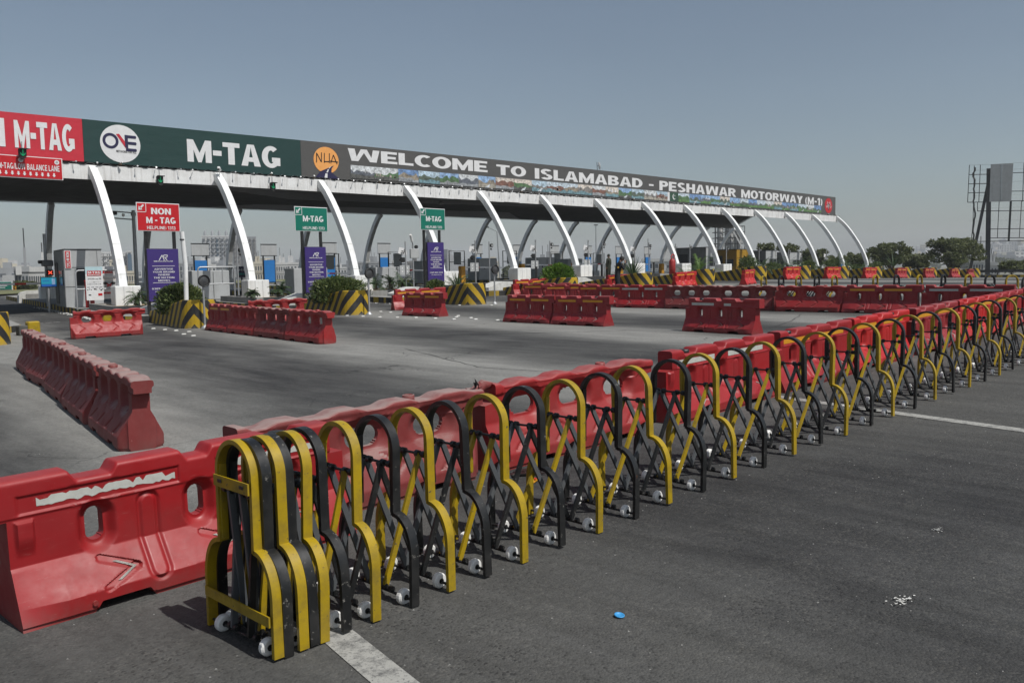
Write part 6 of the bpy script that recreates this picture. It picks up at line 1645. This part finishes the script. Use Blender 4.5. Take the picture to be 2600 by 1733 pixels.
def white_extra(t, W, H_, d):
    mb = MB(); mb.box((-W*.18, -.5, H_+.2), (W*.42, 1.2, 1.3), M['bwhite']); mb.build('parapet_panel', t)
building(36, 72, 690, 150, 'bgrey', 'grey and white three storey building at the far left behind the round tree', 3, 4, 12, extra=white_extra)
building(72, 117, 690, 158, 'bwhite', 'white three storey building with a grey band, left of the first booth', 3, 8, 12)
def tower_extra(nb, mat='bwhite'):
    def f(t, W, H_, d):
        for k in range(nb):
            mb = MB(); x = -W/2+W*(k+.5)/nb
            fl = int(H_/3.1)
            for q in range(fl): mb.box((x, -.9, H_-q*3.1-1.2), (W/nb*.55, 1.8, .9), M[mat])
            mb.box((x, -.2, H_*.5), (W/nb*.5, .5, H_*.96), M[mat])
            mb.build('balcony_stack', t)
    return f
building(246, 259, 643, 520, 'bwhite', 'slim white tower slab right of the first booth', 13, 2, 20, roofbits=0)
building(259, 322, 643, 530, 'bwhite', 'pale tower block with white balconies behind the first curved leg', 12, 8, 25, extra=tower_extra(4))
building(322, 335, 640, 520, 'bwhite', 'narrow white tower with a dark glass top beside the first curved leg', 14, 1, 18, roofbits=0, extra=lambda t, W, H_, d: (lambda mb: (mb.box((.0, -.3, H_-6), (W*.8, .5, 10), M['bglass']), mb.build('glass_panel', t)))(MB()))
building(314, 345, 694, 300, 'bbeige', 'cream house with small windows left of the grey camera mast', 2, 5, 14)
building(278, 300, 664, 420, 'bbeige', 'narrow yellow sided block in front of the grey tower', 8, 1, 10, roofbits=0)
def ringtop(t, W, H_, d):
    for x in (-.38, -.12, .14, .40):
        mb = MB(); mb.lathe([(W*.05, 0), (W*.05, 3), (W*.02, 4.2), (0, 5)], M['bgrey'], 10, Matrix.Translation((W*x, d*.3, H_+.5))); mb.build('turret', t)
    mb = MB(); mb.box((.05*W, -.4, H_*.5), (W*.07, .8, H_*.92), M['bglass']); mb.build('glass_shaft', t)
    tower_extra(6, 'bgrey')(t, W, H_, d)
building(512, 582, 601, 640, 'bwhite', 'tall pale apartment tower with turrets left of the second curved leg', 14, 7, 34, extra=ringtop, roofbits=0)
building(590, 650, 603, 680, 'bgrey', 'tall unfinished tower of bare floors right of the second curved leg', 15, 6, 30, extra=tower_extra(6, 'bbrown'), roofbits=0)
sky_ = [(455, 500, 672, 380, 'bgrey', 'low grey block between the white pole and the first advert frame'), (500, 548, 676, 330, 'bwhite', 'pale block behind the pipe railing with two uprights'), (556, 610, 680, 300, 'bgrey', 'grey block at the foot of the second curved leg'),
        (640, 672, 670, 330, 'bbeige', 'cream four storey block right of the second curved leg'), (700, 730, 672, 340, 'bwhite', 'white block right of the first tall advert frame'), (728, 772, 671, 350, 'bwhite', 'white terrace with balconies left of the first green sign'),
        (843, 880, 682, 420, 'bwhite', 'hazy white block behind the third curved leg'), (880, 914, 676, 500, 'bbrown', 'row of unfinished columns far behind the third curved leg'), (905, 962, 669, 360, 'bgrey', 'grey domed block left of a black advert frame in the middle'),
        (985, 1012, 680, 400, 'bwhite', 'white block right of the middle advert frame'), (1034, 1062, 668, 380, 'bbrown', 'unfinished concrete frame left of the second green sign'), (1090, 1130, 672, 420, 'bgrey', 'low grey block behind the second violet advert'),
        (1352, 1400, 668, 260, 'bgrey', 'grey low building left of the sixth curved leg'), (1630, 1705, 664, 240, 'bwhite', 'white low hall with a ribbed grey roof right of the walking man'), (1586, 1626, 672, 300, 'bwhite', 'pale hazy block behind the spiky plant'),
        (2463, 2498, 666, 210, 'bwhite', 'white villa behind the foot of the billboard frame'), (2500, 2540, 674, 230, 'bwhite', 'long low white house right of the billboard pole'), (812, 846, 688, 300, 'bgrey', 'low grey house between the first green sign and the third curved leg')]
for i, (x0, x1, yt, ds, mt, lb) in enumerate(sky_): building(x0, x1, yt, ds, mt, lb, max(2, int((700-yt)/8)), 5, 14, seed=i, roofbits=2)
# hazy far houses
rnd = random.Random(21); hb = []
for i in range(6):
    mb = MB(); w_, d_, h_ = rnd.uniform(9, 18), 10, rnd.uniform(6, 15); mt = M[rnd.choice(('bwhite', 'bgrey', 'bbeige', 'bwhite'))]
    mb.box((0, 0, h_/2-3), (w_, d_, h_+6), mt)
    for f in range(int(h_/3)):
        for q in range(4): mb.box((-w_/2+w_*(q+.5)/4, -d_/2-.02, 1.6+3*f), (w_/4*.5, .1, 1.3), M['win'])
    mb.box((w_*.2, 0, h_+1.1), (3, 4, 2.3), mt); hb.append(mb.mesh('far_house'))
def far_house(x, dist, label, group):
    p = far(x, 690, dist); o = link('far_house', hb[rnd.randrange(6)], None, (p.x, p.y, terr(p.x, p.y)), math.atan2(_R.y, _R.x)+rnd.uniform(-.5, .5)); o.scale = [rnd.uniform(.8, 1.3)]*3; tag(o, label, 'house', group)
for i in range(64): far_house(rnd.choice((rnd.uniform(-20, 60), rnd.uniform(330, 1200), rnd.uniform(600, 1250))), rnd.uniform(420, 900), 'small pale house in the hazy town beyond the plaza', 'hazy houses of the town')
for i in range(70): far_house(rnd.uniform(2290, 2620), rnd.uniform(1000, 1850), 'tiny pale house on the hazy slope at the right', 'hazy houses on the right hand slope')
for i in range(26):
    x = rnd.choice((rnd.uniform(-20, 60), rnd.uniform(640, 1250), rnd.uniform(2300, 2620), rnd.uniform(2300, 2620))); dd = rnd.uniform(380, 900) if x < 2000 else rnd.uniform(500, 1500); p = far(x, 690, dd)
    if i == 0: pt = tree((p.x, p.y, terr(p.x, p.y)-1), 6, 4, 'hazy round tree in the far town', 77, n=700, size=1.6, group='hazy far trees'); freeze(pt)
    else: c = dup(pt, (p.x, p.y, terr(p.x, p.y)-1)); c.scale = [rnd.uniform(.7, 1.4)]*3; c.rotation_euler = (0, 0, rnd.uniform(0, 6))
# lattice plant tower beyond the mustard booth
def place_far(x, y, dist): return far(x, y, dist)
a = far(1851, 575, 120); z0 = terr(a.x, a.y); H_ = a.z-z0
t = thing('lattice_tower', 'plant tower of pale pipes, rings and sloping conveyors behind the mustard booth', 'tower', (a.x, a.y, z0), math.atan2(_R.y, _R.x))
w_ = 66*120/2250
for k, (x, r_) in enumerate(((-1.2, .38), (-.35, .16), (.15, .45), (.9, .20), (1.35, .30), (-1.75, .10))):
    mb = MB(); mb.tube([(x, .3*(k % 2), 0), (x, .3*(k % 2), H_)], r_, M['bwhite' if k % 2 == 0 else 'steel'], 10); mb.build('pipe', t)
mb = MB()
for z in [H_*q/9 for q in range(1, 10)]:
    for y in (-.7, .9): mb.bar((-2.0, y, z), (1.9, y, z), .08, .08, M['dkgrey'])
    mb.bar((-2.0, -.7, z), (-2.0, .9, z), .08, .08, M['dkgrey']); mb.bar((1.9, -.7, z), (1.9, .9, z), .08, .08, M['dkgrey'])
for x in (-2.0, -1, 0, 1, 1.9): mb.bar((x, -.7, 0), (x, -.7, H_), .07, .07, M['dkgrey'], (1, 0, 0))
for q in range(9): mb.bar((-2.0 if q % 2 else 0, -.7, H_*q/9), (0 if q % 2 else -2.0, -.7, H_*(q+1)/9), .05, .05, M['dkgrey'], (0, 1, 0))
mb.build('scaffold', t)
for k in range(3):
    mb = MB(); mb.bar((.2+.5*k, -1.0, H_*.93), (2.6+.5*k, -1.0, H_*.30), .14, .18, M['bwhite'] if k < 2 else M['redpost'], (0, 1, 0)); mb.build('conveyor', t)
# empty billboard frame
BD = 118; o0 = far(2508, 684, BD); z0 = terr(o0.x, o0.y)
t = thing('billboard_frame', 'rusty empty billboard frame with one grey sheet left, on a dark pole', 'billboard', (o0.x, o0.y, z0)); ob = Vector((o0.x, o0.y, z0)); vw = Vector((_F.x, _F.y, 0)).normalized()
nrm = Vector((o0.x, o0.y, 0)).normalized()
def bp(x, y, dd=0):
    d = ray(x/3.336+2100, y/3.336+380); s_ = (ob+nrm*dd-Vector((0, 0, CAMZ))).dot(nrm)/d.dot(nrm); return Vector((0, 0, CAMZ))+d*s_-ob
sdv = nrm.cross(Vector((0, 0, 1)))
mb = MB(); mb.bar(bp(1372, 160), (0, 0, -.2), .52, .45, M['dkgrey'], sdv); mb.build('pole', t)
mb = MB(); a_ = bp(1362, 300); b_ = bp(1195, 1020); b_.z = -.3; mb.bar(a_, b_, .34, .34, M['dkgrey'], sdv); mb.bar(bp(1240, 862), bp(1340, 850), .2, .2, M['dkgrey'], sdv); mb.build('brace', t)
mb = MB(); bars = [((1205, 132), (1385, 125)), ((1385, 125), (2000, 90)), ((1240, 176), (1385, 172)), ((1575, 166), (2000, 150)), ((1240, 285), (1370, 282)), ((1570, 270), (2000, 255)), ((1235, 390), (1360, 388)), ((1560, 380), (2000, 370)), ((1230, 497), (2000, 478)), ((1198, 603), (2000, 588)), ((1215, 710), (2000, 700))]
thin = [((1200, 212), (1385, 208)), ((1575, 196), (2000, 184)), ((1198, 290), (1370, 288)), ((1194, 366), (1360, 362)), ((1560, 352), (2000, 346)), ((1190, 446), (1330, 444)), ((1378, 438), (2000, 425)), ((1275, 520), (2000, 512)), ((1375, 672), (2000, 664)), ((1380, 748), (2000, 742)), ((1180, 778), (2000, 768)),
        ((1206, 130), (1190, 446)), ((1247, 135), (1236, 620)), ((1236, 620), (1222, 775)), ((1299, 130), (1285, 446)), ((1275, 446), (1275, 522)), ((1458, 438), (1442, 748)), ((1648, 430), (1628, 742)), ((1668, 112), (1655, 440)), ((1760, 105), (1740, 745)), ((1900, 98), (1880, 745))]
for a_, b_ in bars: mb.bar(bp(*a_, -.4), bp(*b_, -.4), .15, .15, M['ink'], sdv)
for a_, b_ in thin: mb.bar(bp(*a_, -.5), bp(*b_, -.5), .075, .075, M['ink'], nrm)
for a_, b_ in (((1557, 430), (1538, 775)), ): mb.bar(bp(*a_, -.4), bp(*b_, -.4), .22, .22, M['ink'], nrm)
rnd = random.Random(2); pp_ = [bp(1245+rnd.uniform(-10, 10), 150+k*26, -.6) for k in range(25)]; mb.tube([tuple(p) for p in pp_], .09, M['ink'], 4)
mb.build('frame', t)
mb = MB(); P4 = [bp(1386, 124, -.9), bp(1480, 120, -.9), bp(1476, 440, -.9), bp(1375, 441, -.9)]; P5 = [bp(1482, 120, -.92), bp(1578, 116, -.92), bp(1560, 437, -.92), bp(1477, 440, -.92)]
for P in (P4, P5):
    Q = [p+nrm*.12 for p in P]; mb.add(P+Q, [(0, 1, 2, 3)[::-1], (4, 5, 6, 7), (0, 4, 5, 1), (1, 5, 6, 2), (2, 6, 7, 3), (3, 7, 4, 0)], M['greysheet'])
mb.build('sheet', t)
# street lamps
for (x, yt, yb, dd, sgn, lb) in ((1262, 588, 676, 92, -1, 'thin curved street lamp right of the second green sign'), (1513, 572, 676, 110, 0, 'thin straight street lamp far behind the sixth curved leg')):
    a_ = far(x, yt, dd); z0 = terr(a_.x, a_.y); h = a_.z-z0; t = thing('street_lamp', lb, 'street lamp', (a_.x, a_.y, z0), math.atan2(_R.y, _R.x))
    mb = MB(); mb.tube([(.25*(sgn != 0), 0, 0), (0, 0, h)], [.10, .06], M['steel'], 6)
    if sgn: mb.tube([(0, 0, h), (-.5, 0, h+.25), (-.95, 0, h+.45)], .04, M['steel'], 5)
    mb.build('pole', t); mb = MB(); mb.box((-1.1 if sgn else 0, 0, h+(.48 if sgn else .05)), (.5, .2, .12), M['dkgrey']); mb.build('lamp_head', t)
# guard rails
def guardrail(pts, label, kerb=False):
    x0, y0 = pts[0]; t = thing('guard_rail', label, 'guard rail', (x0, y0, g(x0))); mb = MB(); mk = MB()
    for (a_, b_), (c_, d_) in zip(pts, pts[1:]):
        for z in (.48, .62): mb.bar((a_-x0, b_-y0, g(a_)-g(x0)+z), (c_-x0, d_-y0, g(c_)-g(x0)+z), .10, .04, M['dkgrey'])
        mb.bar((a_-x0, b_-y0, g(a_)-g(x0)+.55), (c_-x0, d_-y0, g(c_)-g(x0)+.55), .10, .02, M['dkgrey'])
    mb.build('rail', t)
    for a_, b_ in pts: q = MB(); q.box((0, .06, .28), (.10, .10, .66), M['dkgrey']); q.build('post', t, (a_-x0, b_-y0, g(a_)-g(x0)))
guardrail([(84, 30-2.5*i) for i in range(12)], 'dark guard rail along the right edge of the plaza')
mb = MB(); mb.slab([(82.6, -2), (83.0, -2), (83.0, 32), (82.6, 32)], lambda x, y: g(83)-.1, lambda x, y: g(83)+.22, M['conc'], M['kerb']); struct('road_kerb', mb)
# signs far left
p = far(10, 725, 95); t = thing('road_sign', 'green direction sign at the left edge beyond the verge', 'sign', p, math.atan2(_R.y, _R.x))
mb = MB(); mb.box((0, 0, 0), (1.6, .08, .8), M['letter']); mb.box((0, -.05, 0), (1.5, .04, .70), M['signgreen']); pn = mb.build('panel', t); mb = MB()
for k in range(3): mb.box((-.1*k, -.08, .18-.18*k), (1.1-.2*k, .02, .07), M['letter'])
mb.build('lettering', pn); mb = MB(); mb.box((-.5, .1, -1.2), (.08, .08, 2.2), M['steel']); mb.box((.5, .1, -1.2), (.08, .08, 2.2), M['steel']); mb.build('post', t)
p = far(37, 731, 84); t = thing('chevron_sign', 'small yellow bend sign with a black arrow left of the round tree', 'sign', p, math.atan2(_R.y, _R.x))
mb = MB(); mb.box((0, 0, 0), (.26, .04, .32), M['yelbox']); mb.bar((.06, -.03, .11), (-.06, -.03, 0), .01, .06, M['ink'], (0, 1, 0)); mb.bar((-.06, -.03, 0), (.06, -.03, -.11), .01, .06, M['ink'], (0, 1, 0)); mb.build('panel', t); mb = MB(); mb.box((0, .03, -.5), (.05, .04, 1.0), M['steel']); mb.build('post', t)
# parked white car far behind
p = onv(1356, 705, 46); t = thing('parked_car', 'white car half hidden behind the fifth white plinth', 'car', (p.x, 46, g(p.x)), R(200))
mb = MB(); mb.prism([(-1.8, .25), (-1.85, .65), (-1.1, .78), (-.6, 1.15), (.7, 1.17), (1.2, .80), (1.8, .70), (1.85, .28)], 1.5, M['white'], Matrix.Translation((0, -.75, 0))); mb.build('body', t)
mb = MB(); mb.prism([(-1.0, .80), (-.58, 1.10), (.66, 1.11), (1.08, .80)], 1.52, M['glass'], Matrix.Translation((0, -.76, 0))); mb.build('window', t)
for x in (-1.15, 1.15):
    for s in (-1, 1): mb = MB(); mb.tube([(x, s*.72-.08, .28), (x, s*.72+.08, .28)], .28, M['ink'], 14); mb.build('wheel', t)
# litter
mb = MB(); mb.lathe([(0, .004), (.020, .004), (.024, .007), (.024, .011), (.020, .012), (.018, .008), (0, .008)], M['lid'], 22, Matrix.Rotation(R(9), 4, 'X')); o = mb.build('bottle_lid', None, (3.08, 2.35, g(3.08))); tag(o, 'small round blue lid lying on the dark asphalt', 'litter')
mb = MB(); mb.add([(-.07, -.02, .006), (.02, -.03, .014), (.08, .01, .006), (.05, .035, .02), (-.05, .025, .01)], [(0, 1, 2), (0, 2, 3), (0, 3, 4)], M['yelbox']); mb.add([(-.02, -.01, .018), (.04, -.01, .018), (.03, .015, .02)], [(0, 1, 2)], M['signred'])
tag(mb.build('snack_wrapper', None, (4.60, 4.28, g(4.6)), .4), 'flattened yellow wrapper on the asphalt behind the gate', 'litter')
rnd = random.Random(8)
for (x, y, s_, lb) in ((4.03, 1.45, .075, 'splash of white paint on the asphalt near the right corner'), (5.21, 1.67, .04, 'small white paint fleck above the larger white splash'), (3.05, 1.2, .025, 'tiny white fleck near the bottom edge')):
    mb = MB()
    for k in range(60):
        a_ = rnd.uniform(0, 6.28); r_ = s_*rnd.random()**1.4*1.2; c = (r_*math.cos(a_)*1.5, r_*math.sin(a_)*.55); q = s_*rnd.uniform(.02, .12)
        mb.add([(c[0]+q*math.cos(b_)*rnd.uniform(.6, 1.4), c[1]+q*math.sin(b_)*rnd.uniform(.5, 1), .0045+.0002*k) for b_ in (0, 1.2, 2.4, 3.6, 5)], [(0, 1, 2, 3, 4)], M['whitec'])
    tag(mb.build('paint_splash', None, (x, y, g(x))), lb, 'paint mark')
mb = MB()
for k in range(9): a_ = rnd.uniform(-.2, .5); mb.ribbon([(.05*k, .02*k, .01), (.05*k+.15, .05*math.sin(k), .03), (.05*k+.3, .1*math.cos(k), .008)], .03, .006, (0, 1, 0), M['blk'])
tag(mb.build('rubber_scrap', None, (4.35, 4.45, g(4.3))), 'torn black rubber scrap under the broken barrier end', 'litter')
# loose rubble and grit along the first islands
mb = MB()
for k in range(900):
    n = rnd.choice((0, 0, 1, 2)); v = rnd.uniform(26, 44); x = axis(n, v)-1.3-abs(rnd.gauss(0, .12)); q = rnd.uniform(.008, .03)
    mb.add([(x-q, v, g(x)), (x+q, v-q, g(x)), (x, v+q, g(x)), (x, v, g(x)+q)], [(0, 1, 3), (1, 2, 3), (2, 0, 3)], M['whitec'])
for k in range(1400):
    x = rnd.uniform(1, 14); v = rnd.uniform(.6, 9); q = rnd.uniform(.002, .006)
    mb.add([(x-q, v, g(x)), (x+q, v-q, g(x)), (x, v+q, g(x)), (x, v, g(x)+q)], [(0, 1, 3), (1, 2, 3), (2, 0, 3)], M['conc'])
tag(mb.build('gravel'), 'loose grit and chips scattered on the road', kind='stuff')
# ---------------------------------------------------------------- haze
mb = MB(); mb.box((400, 600, 62), (5200, 5200, 148), None) if False else None
hz = bpy.data.materials.new('haze air'); hz.use_nodes = True; n = hz.node_tree; n.nodes.clear(); o_ = n.nodes.new('ShaderNodeOutputMaterial'); pv = n.nodes.new('ShaderNodeVolumePrincipled')
pv.inputs['Color'].default_value = (.93, .96, 1, 1); pv.inputs['Density'].default_value = .00036; pv.inputs['Anisotropy'].default_value = 0
n.links.new(pv.outputs[0], o_.inputs['Volume'])
mb = MB(); mb.box((700, 700, 31), (3400, 3400, 98), hz); o = mb.build('haze'); tag(o, kind='stuff')
